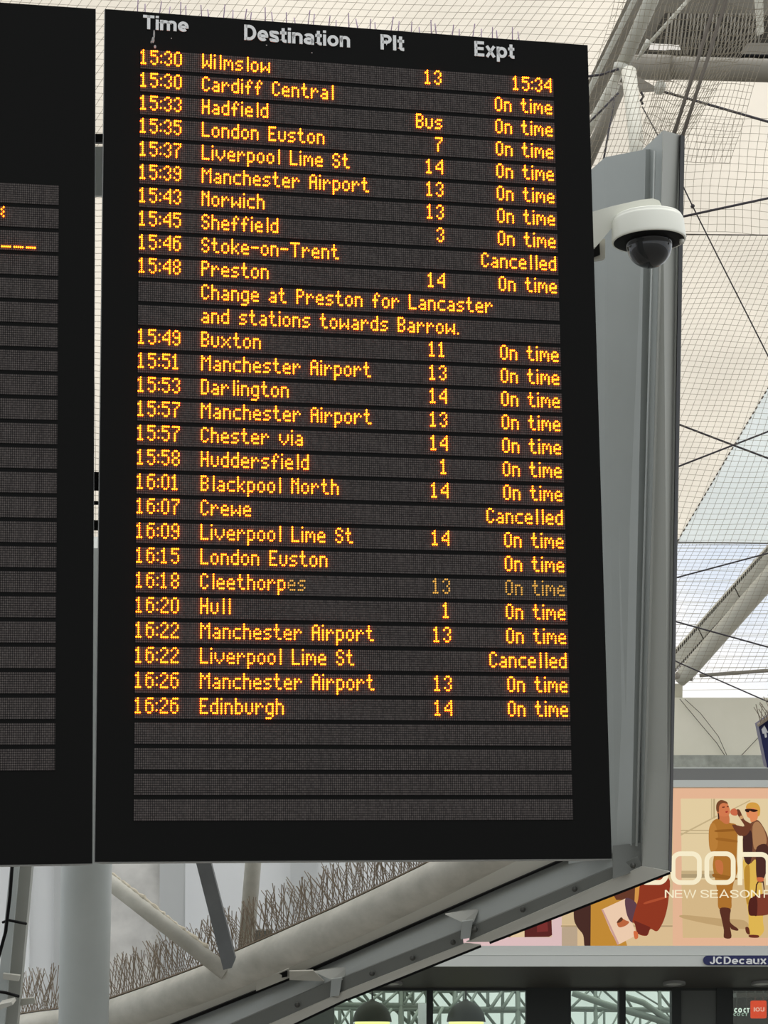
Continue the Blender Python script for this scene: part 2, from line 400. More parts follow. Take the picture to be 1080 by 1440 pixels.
def letters(name, s, mapper, u0, u1, base, cap, m, parent, w=.19, thick=.006, gap=.085):
    g = MB(); x = 0; rib = []
    for ch in s:
        W, st = glyph(ch, w)
        for pl in st: rib.append([(x + a, b) for a, b in pl])
        x += W + (gap if ch != ' ' else 0)
    tot = x - gap; k = (u1 - u0) / tot
    for pl in rib:
        n = len(pl); closed = abs(pl[0][0] - pl[-1][0]) + abs(pl[0][1] - pl[-1][1]) < 1e-6
        L, Rr = [], []
        for i, p in enumerate(pl):
            a = pl[i - 1] if i else (pl[-2] if closed else None); b = pl[i + 1] if i < n - 1 else (pl[1] if closed else None)
            ds = []
            for q, r in ((a, p), (p, b)):
                if q and r:
                    dx, dy = r[0] - q[0], r[1] - q[1]; l = math.hypot(dx, dy) or 1; ds.append((dx / l, dy / l))
            tx, ty = sum(d[0] for d in ds), sum(d[1] for d in ds); l = math.hypot(tx, ty) or 1; tx, ty = tx / l, ty / l
            c = max(.45, tx * ds[0][0] + ty * ds[0][1]); hw = w / 2 / c
            L.append((p[0] - ty * hw, p[1] + tx * hw)); Rr.append((p[0] + ty * hw, p[1] - tx * hw))
        vs = []
        for q, r in zip(L, Rr):
            for hh in (0, thick):
                for z in (q, r): vs.append(mapper(u0 + z[0] * k, base - z[1] * cap, hh))
        fs = []
        for i in range(n - 1):
            a = i * 4; b = a + 4; fs += [[a, b, b + 1, a + 1], [a + 2, a + 3, b + 3, b + 2], [a, a + 2, b + 2, b], [a + 1, b + 1, b + 3, a + 3]]
        fs += [[0, 1, 3, 2], [4 * n - 4, 4 * n - 2, 4 * n - 1, 4 * n - 3]]
        g.add(vs, fs)
    return obj(name, g, m, parent)

def board(fr, a0, a1, h, label):
    root = thing('departure_board', fr((a0 + a1) / 2, h, -.15), label, 'departure board', 'station departure boards')
    g = MB(); g.prism([fr(a0, 0, -.012), fr(a1, 0, -.012), fr(a1, 0, -.03), fr(a1 - .07, 0, -.30), fr(a0 + .07, 0, -.30), fr(a0, 0, -.03)], fr.v * (h * K))
    obj('casing', g, M['case'], root)
    e = .004
    obj('front_panel', slab(fr, a0 + e, e * .6, a1 - e * .7, h - e * 1.3, -.012, 0), M['board'], root)
    return root
main = board(FB, 0, BW, BH, 'large black departure board listing train times in amber, filling the middle')
for s, u0, u1, base, cap in (('Time', .2462, .5401, .1204, .095), ('Destination', .9035, 1.6038, .145, .105), ('Plt', 1.8092, 1.9675, .142, .105), ('Expt', 2.4474, 2.7213, .1397, .105)):
    letters('heading_text', s, FB, u0, u1, base, cap, M['head'], main)
ROWS = [('15:30', 'Wilmslow', '13', '15:34'), ('15:30', 'Cardiff Central', '', 'On time'), ('15:33', 'Hadfield', 'Bus', 'On time'), ('15:35', 'London Euston', '7', 'On time'),
        ('15:37', 'Liverpool Lime St', '14', 'On time'), ('15:39', 'Manchester Airport', '13', 'On time'), ('15:43', 'Norwich', '13', 'On time'), ('15:45', 'Sheffield', '3', 'On time'),
        ('15:46', 'Stoke-on-Trent', '', 'Cancelled'), ('15:48', 'Preston', '14', 'On time'), ('', 'Change at Preston for Lancaster', '', ''), ('', 'and stations towards Barrow.', '', ''),
        ('15:49', 'Buxton', '11', 'On time'), ('15:51', 'Manchester Airport', '13', 'On time'), ('15:53', 'Darlington', '14', 'On time'), ('15:57', 'Manchester Airport', '13', 'On time'),
        ('15:57', 'Chester via', '14', 'On time'), ('15:58', 'Huddersfield', '1', 'On time'), ('16:01', 'Blackpool North', '14', 'On time'), ('16:07', 'Crewe', '', 'Cancelled'),
        ('16:09', 'Liverpool Lime St', '14', 'On time'), ('16:15', 'London Euston', '', 'On time'), ('16:18', 'Cleethorpes', '13', 'On time'), ('16:20', 'Hull', '1', 'On time'),
        ('16:22', 'Manchester Airport', '13', 'On time'), ('16:22', 'Liverpool Lime St', '', 'Cancelled'), ('16:26', 'Manchester Airport', '13', 'On time'), ('16:26', 'Edinburgh', '14', 'On time')] + [('', '', '', '')] * 4
for i, (tm, ds, pl, st) in enumerate(ROWS):
    v0 = .2681 + i * RP
    row = led_row(FB, main, .2310, 2.9890, v0)
    for nm, s, u, right in (('time_text', tm, .2375, 0), ('destination_text', ds, .6345, 0), ('platform_text', pl, 2.211, 1), ('status_text', st, 2.9655, 1)):
        if not s: continue
        d, wd = dots(s)
        if right: u = u - (wd - 1) * DU
        m = M['lit']
        if i == 22 and right: m = M['dim']
        if i == 22 and nm == 'destination_text':
            cut = dots('Cleethorp')[1] - .5
            obj('destination_text', led_mesh(FB, u, v0, [q for q in d if q[0] > cut]), M['dim'], row)
            d = [q for q in d if q[0] < cut]
        for wd_ in words(d): obj(nm, led_mesh(FB, u, v0, wd_), m, row)
left = board(FL, -BW, 0, BH + .005, 'black departure board cut off by the left picture edge, mostly blank')
for i in range(24):
    v0 = 1.2055 + i * .1536
    row = led_row(FL, left, -BW + .25, -.2285, v0)
    if i == 1:
        obj('calling_text', led_mesh(FL, -.570, v0, [(0, 0), (0, 2), (0, 4), (-1, 1), (-1, 3)]), M['lit'], row)
    if i == 2:
        obj('underline_text', led_mesh(FL, -.3745, v0, [(-q - 6 * s_, 7) for s_ in range(6) for q in range(5)]), M['lit'], row)
# bird droppings on the front of the main board
g = MB()
for (x, y, rx, ry) in ((.318, .15, .006, .03), (.312, .19, .009, .022), (.325, .235, .008, .012), (.30, .205, .004, .01), (.43, .17, .004, .004), (1.05, .17, .005, .004), (1.35, .20, .004, .004)):
    g.add([FB(x + math.cos(a) * rx, y + math.sin(a) * ry, .002) for a in [i * .524 for i in range(12)]] + [FB(x, y, .004)], [[i, (i + 1) % 12, 12] for i in range(12)])
obj('bird_dropping', g, mat('dropping', (150, 148, 145), .9), main)['label'] = 'grey bird droppings'

# anti-bird spikes along the top of the main board
sp = thing('bird_spike_strip', FB(BW / 2, 0, -.1), 'thin clear bird spikes standing along the top edge of the main board', 'bird spikes', 'bird spike strips')
obj('base_strip', slab(FB, .15, -.012, 2.95, 0, -.13, -.06), M['lilac'], sp)
for i in range(19):
    a = .22 + i * .14
    g = MB()
    for da, ln_ in ((0, .095), (.05 + .015 * math.sin(i * 2.1), .088)):
        g.tube([FB(a + da, -.01, -.1), FB(a + da + .012 * math.sin(i * 1.7), -.012 - ln_ * (1 + .15 * math.sin(i * 3.3)), -.06 - da)], .0024 * 1.1, 5)
    obj('spike_pair', g, M['lilac'], sp)

# ---------------------------------------------------------------- column and truss
def V3(x, y, d): return P(x, y, d)
g = MB(); top = P(124, 1100, 16.6); bot = P(117.5, 1440, 17.0); dirv = (bot - top) / abs(bot.z - top.z)
g.tube([top - dirv * 1.2, bot + dirv * (bot.z)], 35.3 / F * 16.9 * K, 40)
col = thing('steel_column', bot + dirv * bot.z, 'thick round pale grey steel column below the gap between the boards', 'column')
obj('shaft', g, M['steel'], col)

DT = lambda x: 15.2 + (850 - x) * .0042
cen = [(-60, 1474), (20, 1452), (60, 1446), (120, 1440), (157, 1430), (230, 1405), (300, 1379), (400, 1336), (480, 1301), (540, 1273), (600, 1244), (700, 1193), (800, 1140)]
def tube_at(x):
    for (x0, y0), (x1, y1) in zip(cen, cen[1:]):
        if x0 <= x <= x1: return P(x, y0 + (y1 - y0) * (x - x0) / (x1 - x0), DT(x))
truss = thing('roof_truss', tube_at(157) - V((0, 0, .13)), 'pale grey tubular truss under the main board, dusty on top, carrying spikes', 'truss')
TR = .100
obj('chord', MB().tube([tube_at(x) for x in range(-60, 801, 20)], TR, 28), M['steel_dirty'], truss)
obj('diagonal_brace', MB().tube([P(90, 1190, 17.6), P(318, 1368, 17.3)], .045, 20), M['steel_dirty'], truss)
g = MB(); a_, b_ = P(90, 1190, 17.6), P(318, 1368, 17.3); al = (b_ - a_).normalized(); upv = (V((0, 0, 1)) - al * al.z).normalized()
g.tube([a_.lerp(b_, .25 + .0125 * k) + upv * (.040 + random.uniform(-.004, .004)) for k in range(50)], [random.uniform(.010, .021) for k in range(50)], 8)
obj('dust_layer', g, M['dust'], truss)['label'] = 'caked dust along the top of the brace'
obj('web_plate', MB().prism([P(262, 1160, 16.9), P(283, 1160, 16.9), P(331, 1349, 16.9), P(326, 1361, 16.9), P(314, 1364, 16.9)], FWD * .06), M['steel_dark'], truss)['label'] = 'dark grey flat web plate'
obj('upright_post', MB().tube([P(360, 1150, 17.7), P(356, 1213, 17.7), P(345, 1345, 17.7)], .047, 20), M['steel_dirty'], truss)
obj('gusset', MB().prism([P(352, 1308, 17.8), P(384, 1309, 17.8), P(378, 1330, 17.8), P(350, 1338, 17.8)], FWD * .05), M['rail_dark'], truss)

def spike_strip(x0, x1, nth):
    base = tube_at((x0 + x1) / 2) + V((0, 0, TR))
    s = thing('bird_spike_strip', base, nth, 'bird spikes', 'bird spike strips')
    along = (tube_at(x1) - tube_at(x0)).normalized()
    up = (V((0, 0, 1)) - along * along.z).normalized(); sidev = along.cross(up).normalized()
    a, b = tube_at(x0) + up * (TR + .004), tube_at(x1) + up * (TR + .004)
    obj('base_strip', MB().prism([a - sidev * .02, a + sidev * .02, b + sidev * .02, b - sidev * .02], up * .006), M['rust'], s)
    g = MB(); n = int((x1 - x0) / 2.5)
    for i in range(n):
        t = (i + .5) / n; p = a.lerp(b, t)
        for sg in (1, -1):
            dv = (up + along * (sg * random.uniform(.25, .5)) + sidev * random.uniform(-.3, .3)).normalized()
            L = random.uniform(.20, .29)
            g.tube([p, p + dv * L], .0024, 4, False)
    obj('spikes', g, M['rust'], s)
xs = [18, 50, 84, 157, 190, 223, 256, 289, 322, 358, 394, 430, 466, 502, 538, 574, 610]
lbs = ['behind the left pole', 'just left of the thick column', '', 'touching the right side of the thick column', 'second from the thick column', 'third from the thick column', 'fourth from the thick column', 'left of the dark web plate',
       'right of the dark web plate', 'right of the upright post', 'second right of the upright post', 'third right of the upright post', 'fourth right of the upright post', 'fifth right of the upright post', 'second from the upper right end', 'topmost, under the main board']
for x0, x1, l in zip(xs, xs[1:], lbs):
    if l: spike_strip(x0, x1, 'rusty wire bird spikes on the truss tube, ' + l)

# left service pole
DP = 18.0
pole = thing('service_pole', P(8, 1600, DP), 'grey steel service pole at lower left with cable ties', 'pole')
obj('shaft', MB().prism([P(26, 1180, DP), P(48, 1180, DP), P(13, 1560, DP), P(-10, 1560, DP)], FWD * .09), M['clad_dark'], pole)
obj('cable_tray', MB().prism([P(18, 1180, DP - .1), P(30, 1180, DP - .1), P(-5, 1560, DP - .1), P(-20, 1560, DP - .1)], FWD * .04), M['steel'], pole)
obj('strap', MB().tube([P(4, 1297, DP - .2), P(12, 1294, DP - .25), P(37, 1299, DP - .12)], .008, 8), M['black'], pole)
obj('strap', MB().tube([P(-6, 1394, DP - .2), P(8, 1396, DP - .25), P(26, 1401, DP - .12)], .009, 8), M['black'], pole)
obj('clamp', MB().prism([P(4, 1369, DP - .16), P(28, 1372, DP - .16), P(26, 1380, DP - .16), P(4, 1377, DP - .16)], FWD * .03), M['rail'], pole)
obj('bracket', MB().prism([P(-2, 1413, DP - .4), P(16, 1409, DP - .4), P(18, 1413, DP - .4), P(-2, 1421, DP - .4)], FWD * .12), M['rail'], pole)
obj('bracket', MB().prism([P(26, 1405, DP + .1), P(48, 1403, DP + .1), P(50, 1411, DP + .1), P(26, 1415, DP + .1)], FWD * .02), M['rail'], pole)
tag(obj('power_cable', MB().tube([P(20, 1180, DP - .3), P(14, 1260, DP - .3), P(8, 1310, DP - .3), P(-3, 1350, DP - .3), P(-14, 1400, DP - .3)], .010, 8), M['black']), 'black power cable strapped along the left service pole', 'cable')
# bracket seen in the gap between the boards
br = thing('board_hanger', P(141, 275, 14.5), 'small grey hanger bracket seen in the gap between the boards', 'bracket')
obj('plate', MB().prism([P(100, 206, 14.50), P(185, 206, 14.50), P(185, 275, 14.44), P(100, 275, 14.44)], FWD * .05), M['clad'], br)
obj('clamp', MB().prism([P(110, 188, 14.5), P(172, 188, 14.5), P(172, 200, 14.5), P(110, 200, 14.5)], FWD * .05), M['black'], br)
br = thing('board_hanger', P(137, 748, 14.0), 'small black hinge pieces low in the gap between the boards', 'bracket')
for y0, y1 in ((662, 690), (703, 710), (730, 746)):
    obj('hinge', MB().prism([P(105, y0, 14.02), P(165, y0 + 3, 14.02), P(165, y1, 14.02), P(105, y1, 14.02)], FWD * .05), M['black'], br)

# ---------------------------------------------------------------- big screen seen from behind: cladding and rails
DR = lambda x: 15.4 + (943 - x) * .0040
scr = thing('display_casing', P(943, 1228, 15.3), 'tall grey metal casing of a large screen seen from behind, beside the main board', 'screen casing')
def up_sheet(name, pts, m, vec=FWD * .03):
    a = [P(x0, y0, d0) for x0, y0, d0, *_ in pts]; b = [P(x1, y1, d1) for *_, x1, y1, d1 in pts]
    return obj(name, MB().loft(a, b, vec), m, scr)
TD = 1.15
# columns: top x, y, depth / bottom x, y, depth
up_sheet('back_panel', [(780, 250, 16.9, 800, 1215, 15.85), (832, 238, 16.85, 850, 1205, 15.78), (851, 221, 16.8, 866, 1198, 15.75), (908, 210, 16.7, 888, 1189, 15.65)], M['clad'])
up_sheet('side_fold', [(908, 210, 16.7, 888, 1189, 15.65), (922, 210, 16.78, 900, 1189, 15.72)], M['clad'])
up_sheet('front_sheet', [(900, 214, 16.86, 896, 1192, 15.80), (933, 183, 16.6, 903, 1205, 15.6)], M['clad'])
up_sheet('return_flange', [(933, 183, 16.5, 903, 1221, 15.5), (957, 190, 16.75, 941, 1226, 15.4)], M['clad_dark'])
up_sheet('screen_edge', [(957, 189, 16.7, 940.5, 1227, 15.38), (963, 192, 16.9, 944.5, 1226, 15.6)], M['black'])
obj('flange_bead', MB().tube([P(921, 212, 16.6), P(895, 1190, 15.55)], .006, 8), M['clad'], scr)
def rail(name, top, bot, m, off=0.0, vec=FWD * .03):
    a = [P(x, y, DR(x) + off) for x, y in top]; b = [P(x, y, DR(x) + off) for x, y in bot]
    return obj(name, MB().loft(a, b, vec), m, scr)
rail('ledge', [(200, 1428), (300, 1390), (407, 1348), (700, 1212), (860, 1134)], [(200, 1458), (300, 1421), (436, 1364), (700, 1249), (860, 1180)], M['rail'], .1)
rail('shadow_gap', [(200, 1457), (436, 1362.5), (700, 1247.5), (860, 1178)], [(200, 1461), (440, 1365.5), (700, 1250.5), (860, 1182)], M['black'], .06)
a = [P(200, 1459, DR(200) + .12), P(440, 1364.5, DR(440) + .12), P(700, 1249.5, DR(700) + .12), P(862, 1180, DR(862) + .12)]
b = [P(200, 1492, DR(200)), P(440, 1392, DR(440)), P(700, 1287, DR(700)), P(862, 1222, DR(862))]
obj('bottom_face', MB().loft(a, b, FWD * .02), M['clad'], scr)
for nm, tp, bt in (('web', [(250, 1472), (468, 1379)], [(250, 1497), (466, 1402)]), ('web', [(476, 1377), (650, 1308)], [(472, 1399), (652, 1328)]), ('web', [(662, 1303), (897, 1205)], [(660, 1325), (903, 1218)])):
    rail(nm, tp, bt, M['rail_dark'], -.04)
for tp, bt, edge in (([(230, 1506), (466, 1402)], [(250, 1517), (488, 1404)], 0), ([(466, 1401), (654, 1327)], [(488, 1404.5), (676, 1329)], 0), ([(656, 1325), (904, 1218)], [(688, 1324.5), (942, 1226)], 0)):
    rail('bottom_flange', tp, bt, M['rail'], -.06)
    rail('screen_edge', bt, [(x + 1, y + 3.2) for x, y in bt], M['black'], -.05)
obj('end_plate', MB().prism([P(862, 1190, 15.66), P(908, 1184, 15.66), P(908, 1220, 15.56), P(862, 1236, 15.56)], FWD * .02), M['rail_dark'], scr)
for bx, by in ((890, 1217), (808, 1250), (735, 1279), (668, 1307), (637, 1325), (580, 1347), (523, 1369), (473, 1390), (418, 1413)):
    p = P(bx, by, DR(bx) - .08)
    obj('bolt', MB().lathe(p, -FWD, [(0, .012), (.006, .011), (.008, .005), (.015, .004), (.015, 0)], 12), M['bolt'], scr)
for (x, y) in ((474, 1378), (658, 1297)):
    obj('bracket_tab', MB().prism([P(x - 8, y - 1, DR(x) - .1), P(x + 7, y - 3, DR(x) - .1), P(x + 3, y + 22, DR(x) - .1), P(x - 10, y + 24, DR(x) - .1)], FWD * .05), M['clad'], scr)
    obj('bracket_plate', MB().prism([P(x - 32, y - 11, DR(x)), P(x + 16, y - 19, DR(x)), P(x + 8, y, DR(x) - .08), P(x - 8, y, DR(x) - .08)], FWD * .03), M['clad_dark'], scr)
obj('box_section', MB().prism([P(360, 1380, DR(385) - .02), P(406, 1362, DR(400) - .02), P(407, 1375, DR(400) - .02), P(360, 1394, DR(385) - .02)], FWD * .03), M['rail'], scr)
obj('box_opening', MB().prism([P(385, 1372, DR(385) - .04), P(404, 1365, DR(400) - .04), P(404, 1373.5, DR(400) - .04), P(390, 1376, DR(385) - .04)], FWD * .02), M['black'], scr)
obj('connector_arm', MB().prism([P(407, 1366, DR(405) - .04), P(440, 1365, DR(440) - .04), P(456, 1380, DR(450) - .04), P(407, 1378, DR(405) - .04)], FWD * .03), M['rail'], scr)

# ---------------------------------------------------------------- CCTV camera
DC = 15.2; px = DC * K / F
cc = thing('security_camera', P(912, 378, DC), 'white dome security camera on an arm beside the main board', 'security camera')
axis = V((-.035, -.04, 1)).normalized(); cb = P(912.5, 338, DC)
obj('camera_body', MB().lathe(cb, axis, [(0, 36.5 * px), (40 * px, 36 * px), (46.5 * px, 35 * px), (47.8 * px, 33.5 * px), (47.9 * px, 31 * px), (49.4 * px, 30 * px), (50.6 * px, 27 * px), (52 * px, 3 * px), (52.2 * px, 0), (51.4 * px, -1.6 * px), (49.6 * px, -1.6 * px)], 64), M['white'], cc)
obj('black_ring', MB().lathe(cb, axis, [(50.4 * px, -1.2 * px), (48 * px, -2.2 * px), (34 * px, -4.5 * px), (31 * px, -3 * px)], 64), M['black'], cc)
obj('dome', MB().lathe(cb, axis, [(31.8 * px, -2 * px), (31.8 * px, -8 * px)] + [(31.8 * px * math.cos(a), -8 * px - 32 * px * math.sin(a)) for a in [i * math.pi / 28 for i in range(15)]], 48), M['smoke'], cc)['label'] = 'smoked dome'
obj('dome_clip', MB().lathe(cb + axis * (-7 * px) + V((.155, -.05, 0)) * 1.0, axis, [(0, .012), (.012, .01), (.012, -.01), (0, -.012)], 12), M['rail'], cc)
armp = [(815, 303), (860, 290), (900, 281), (918, 279), (927, 282), (931, 290), (931, 304), (880, 304), (864, 316), (850, 333), (838, 347), (815, 352)]
obj('arm', MB().prism([P(x, y, DC + .02) for x, y in armp], FWD * .09), M['white'], cc)
obj('mount_bracket', MB().prism([P(815, 350, DC + .3), P(838, 340, DC + .3), P(851, 335, DC + .3), P(851, 363, DC + .3), P(833, 366, DC + .3), P(815, 366, DC + .3)], FWD * .1), M['rail'], cc)
obj('mount_recess', MB().prism([P(833, 350, DC + .26), P(843, 341, DC + .26), P(844, 358, DC + .26), P(834, 362, DC + .26)], FWD * .03), M['black'], cc)

# ---------------------------------------------------------------- roof steel, upper right
def bar(name, pts, rpx, m, label, cat, n=14, group=None, parent=None):
    r = [rp_ * d * K / F for (x, y, d), rp_ in zip(pts, rpx if isinstance(rpx, (list, tuple)) else [rpx] * len(pts))]
    o = obj(name, MB().tube([P(*p) for p in pts], r, n), m, parent)
    return o if parent else tag(o, label, cat, group)
rf = thing('roof_frame', P(872, 97, 22), 'grey tubular roof frame at the upper right, joining at a node beside the main board', 'roof frame')
bar('main_tube', [(935, -60, 21), (916, 0, 21.2), (873, 97, 21.6)], [11, 10.6, 9.8], M['roof_steel'], 0, 0, 20, parent=rf)
bar('side_tube', [(915, -50, 22), (893, -2, 22.1), (834, 116, 22.4), (800, 185, 22.6)], 3.8, M['roof_steel'], 0, 0, parent=rf)
bar('lower_tube', [(873, 97, 21.7), (845, 150, 21.9), (800, 235, 22.2)], [7, 6.5, 6.5], M['roof_pale'], 0, 0, parent=rf)
bar('rear_tube', [(874, 118, 22.8), (847, 180, 23), (815, 250, 23.2)], [9, 9.5, 9.5], M['roof_mid'], 0, 0, parent=rf)
bar('node', [(874, 90, 21.5), (871, 103, 21.5)], 10.5, M['roof_steel'], 0, 0, parent=rf)
bar('brace', [(975, -8, 20.6), (948, 22, 20.7), (914, 60, 20.8)], 2.6, M['roof_pale'], 0, 0, parent=rf)
bar('brace_cone', [(913, 58, 20.8), (909, 63, 20.8), (896, 84, 21.0)], [5.2, 4.2, 1.5], M['roof_steel'], 0, 0, parent=rf)
bar('cross_beam', [(880, 93, 23.4), (935, 95, 23.2), (1000, 97, 23), (1180, 102, 22.4)], 16.5, M['roof_mid'], 0, 0, 24, parent=rf)
bar('beam_collar', [(905, 94, 23.2), (944, 95.5, 23.1)], 18.0, M['roof_mid'], 0, 0, 24, parent=rf)
obj('gusset', MB().prism([P(894, 106, 21.4), P(931, 127, 21.4), P(900, 129, 21.4)], FWD * .03), M['roof_mid'], rf)
obj('gusset', MB().prism([P(856, 118, 21.6), P(872, 120, 21.6), P(868, 132, 21.6), P(862, 140, 21.6)], FWD * .03), M['roof_pale'], rf)
obj('fascia', MB().prism([P(905, -60, 24), P(882, 0, 24), P(825, 118, 24.3), P(812, 165, 24.5), P(866, 140, 24.5), P(905, 92, 24.4), P(1180, 84, 24.2), P(1180, -60, 24)], FWD * .2), M['roof_mid'], rf)
dk = obj('deck', MB().prism([P(935, 18, 23.9), P(1180, 24, 23.9), P(1180, 76, 23.7), P(1000, 78, 23.7), P(905, 76, 23.7)], FWD * .1), M['roof_dark'], rf); dk['label'] = 'dark corrugated roof deck'
for i in range(26):
    x = 938 + i * 5.2
    bar('deck_rib', [(x + 3, 19, 23.8), (x - 3, 76, 23.6)], 1.1, M['roof_mid'], 0, 0, 5, parent=rf)
obj('edge_beam', MB().prism([P(1052, 60, 23.2), P(1180, 62, 23), P(1180, 78, 23), P(1042, 76, 23.2)], FWD * .1), M['roof_mid'], rf)
bar('gutter_pipe', [(1040, 79, 23), (1100, 80, 22.9), (1180, 81, 22.8)], 3.3, M['black'], 0, 0, parent=rf)
tag(obj('roof_gap_glow', MB().prism([P(915, 61, 23.5), P(955, 63, 23.5), P(957, 69.5, 23.5), P(942, 69, 23.5), P(935, 70, 23.5), P(913, 69, 23.5)], FWD * .02), glow('roof_gap_glow', (.80, .76, .70), 1)), 'glowing strip standing in for a bright gap under the dark roof deck', 'roof gap')  # glowing panel stands in for brightness seen through a hole in the roof
tag(obj('hanging_plate', MB().prism([P(1060, -30, 21.5), P(1073, -30, 21.5), P(1074, 46, 21.6), P(1066, 49, 21.6)], FWD * .04), M['roof_pale']), 'pale steel plate hanging from the roof at the top right', 'plate')
bar('support_column', [(884.5, 101, 20.8), (895, 204, 20), (898, 240, 19.8)], [10.6, 10.3, 10.3], M['roof_pale'], 'pale slanted round column rising behind the grey screen casing', 'column', 20)
for (x0, x1, l) in ((1007, 948, 'left of two thick grey ropes rising from the screen casing'), (1021, 961, 'right of two thick grey ropes rising from the screen casing')):
    bar('hanging_rope', [(x0 + 14, -45, 19), (x0, 0, 18.8), ((x0 + x1) / 2 + 1, 92, 18.3), (x1 - 4, 200, 17.6)], 2.6, M['rope'], l, 'rope', 8, 'ropes above the screen casing')
def cable(pts, r, lbl, m='cable', n=8): return bar('tension_cable', pts, r, M[m], lbl, 'cable', n, 'roof tension cables')
tc1 = cable([(926, 127, 21.3), (1000, 148, 21.6), (1200, 206, 22.5)], 1.9, 'dark tie rod running right from the round turnbuckle disc')
obj('turnbuckle', MB().lathe(P(928, 123, 21.2), (P(1000, 148, 21.5) - P(926, 127, 21.2)), [(0, -3 * .0045), (11 * .0045, -3 * .0045), (11 * .0045, 3 * .0045), (0, 3 * .0045)], 20), M['roof_steel'], tc1)
cable([(800, 111, 21.5), (845, 105, 21.4), (870, 97, 21.4)], 1.9, 'short dark cable entering the roof node from behind the board')
cable([(810, 190, 21.4), (846, 155, 21.3), (869, 131, 21.4)], 1.5, 'dark diagonal cable just below the roof node')
c_ = cable([(864, 136, 21.62), (862, 150, 21.5), (855, 190, 21.2), (846, 240, 21)], 1.5, 'thin hanging rod left of the slanted column')
cable([(940, 309, 22), (1000, 296, 22), (1200, 253, 22)], 1.8, 'dark tie rod crossing behind the security camera to the right edge')
tc2 = cable([(938, 215, 19.6), (974, 290, 20), (1010, 362, 20.3), (1100, 540, 21)], 1.0, 'thin wire with a clamp running down to the right edge')
obj('clamp', MB().lathe(P(974, 290, 19.9), FWD, [(0, -.02), (2.6 * .0047, -.015), (2.6 * .0047, .015), (0, .02)], 12), M['cable'], tc2)
tc3 = cable([(903, 150, 20.6), (925, 190, 20.4), (932, 204, 20.4)], 1.0, 'thin wire hanging from a shackle behind the casing top')
obj('shackle', MB().tube([P(901, 129, 20.7), P(905, 136, 20.7), P(901, 141, 20.7), P(904, 147, 20.7)], .009, 8), M['cable'], tc3)
cable([(900, 576, 24), (1031, 626, 24.2), (1180, 682, 24.5)], 1.5, 'dark cable sloping down right in the crossed pair')
cable([(900, 677, 24), (1031, 626, 24), (1180, 568, 24.2)], 1.3, 'dark cable sloping up right in the crossed pair')
cable([(900, 826, 24), (1080, 778, 24.4), (1180, 752, 24.6)], 1.1, 'thin cable crossing over the upper part of the diagonal roof beam')
cable([(900, 858, 24), (950, 874, 24.1), (1080, 910, 24.4), (1180, 936, 24.6)], 1.2, 'thin cable crossing over the middle of the diagonal roof beam')
cable([(900, 905, 24), (957, 933, 24.1), (1062, 979, 24.4), (1180, 1030, 24.6)], 1.0, 'thin cable passing the lower end of the diagonal roof beam')

# diagonal roof beam
db = thing('diagonal_roof_beam', P(957, 955, 39.6), 'pale diagonal roof beam at right, lower end beside the screen casing', 'roof beam')
obj('box_beam', MB().prism([P(951, 915, 39.8), P(1180, 658, 37), P(1180, 695, 37), P(948, 945, 39.8)], FWD * .2), M['roof_steel'], db)
for (a0, b0), (a1, b1) in (((948, 921), (1180, 661)), ((950, 944), (1180, 693))):
    g = MB()
    for j in range(84):
        t = j / 84.; t2 = t + .0075
        g.prism([P(a0 + (a1 - a0) * t, b0 + (b1 - b0) * t - 4, 39.5 - 2.8 * t), P(a0 + (a1 - a0) * t2, b0 + (b1 - b0) * t2 - 4, 39.5 - 2.8 * t2), P(a0 + (a1 - a0) * t2, b0 + (b1 - b0) * t2 + 1.5, 39.5 - 2.8 * t2), P(a0 + (a1 - a0) * t, b0 + (b1 - b0) * t + 1.5, 39.5 - 2.8 * t)], FWD * .02)
    o_ = obj('mesh_guard', g, M['roof_dark'], db)
bar('tube', [(955, 957, 39.5), (968, 943, 39.4), (1080, 815, 37.8), (1180, 700, 36.6)], [10, 12, 13.5, 15], M['roof_steel'], 0, 0, 20, parent=db)
bar('end_node', [(950, 950, 39.4), (974, 953, 39.4)], 5, M['roof_mid'], 0, 0, 14, parent=db)
for tx, ty in ((985, 890), (1036, 832)):
    bar('stiffener', [(tx - 4, ty - 8, 38.3), (tx + 4, ty + 8, 38.3)], .8, M['roof_dark'], 0, 0, 6, parent=db)
bar('strut', [(984, 950, 39.2), (1080, 943, 38.8), (1180, 936, 38.4)], 2.6, M['roof_mid'], 'straight pale strut running right from the foot of the diagonal beam', 'strut')
tag(obj('short_post', MB().prism([P(949, 962, 40.2), P(960, 962, 40.2), P(959.5, 990, 40.4), P(949, 990, 40.4)], FWD * .1), M['roof_steel']), 'short pale post standing on the eave panel under the diagonal beam', 'post')

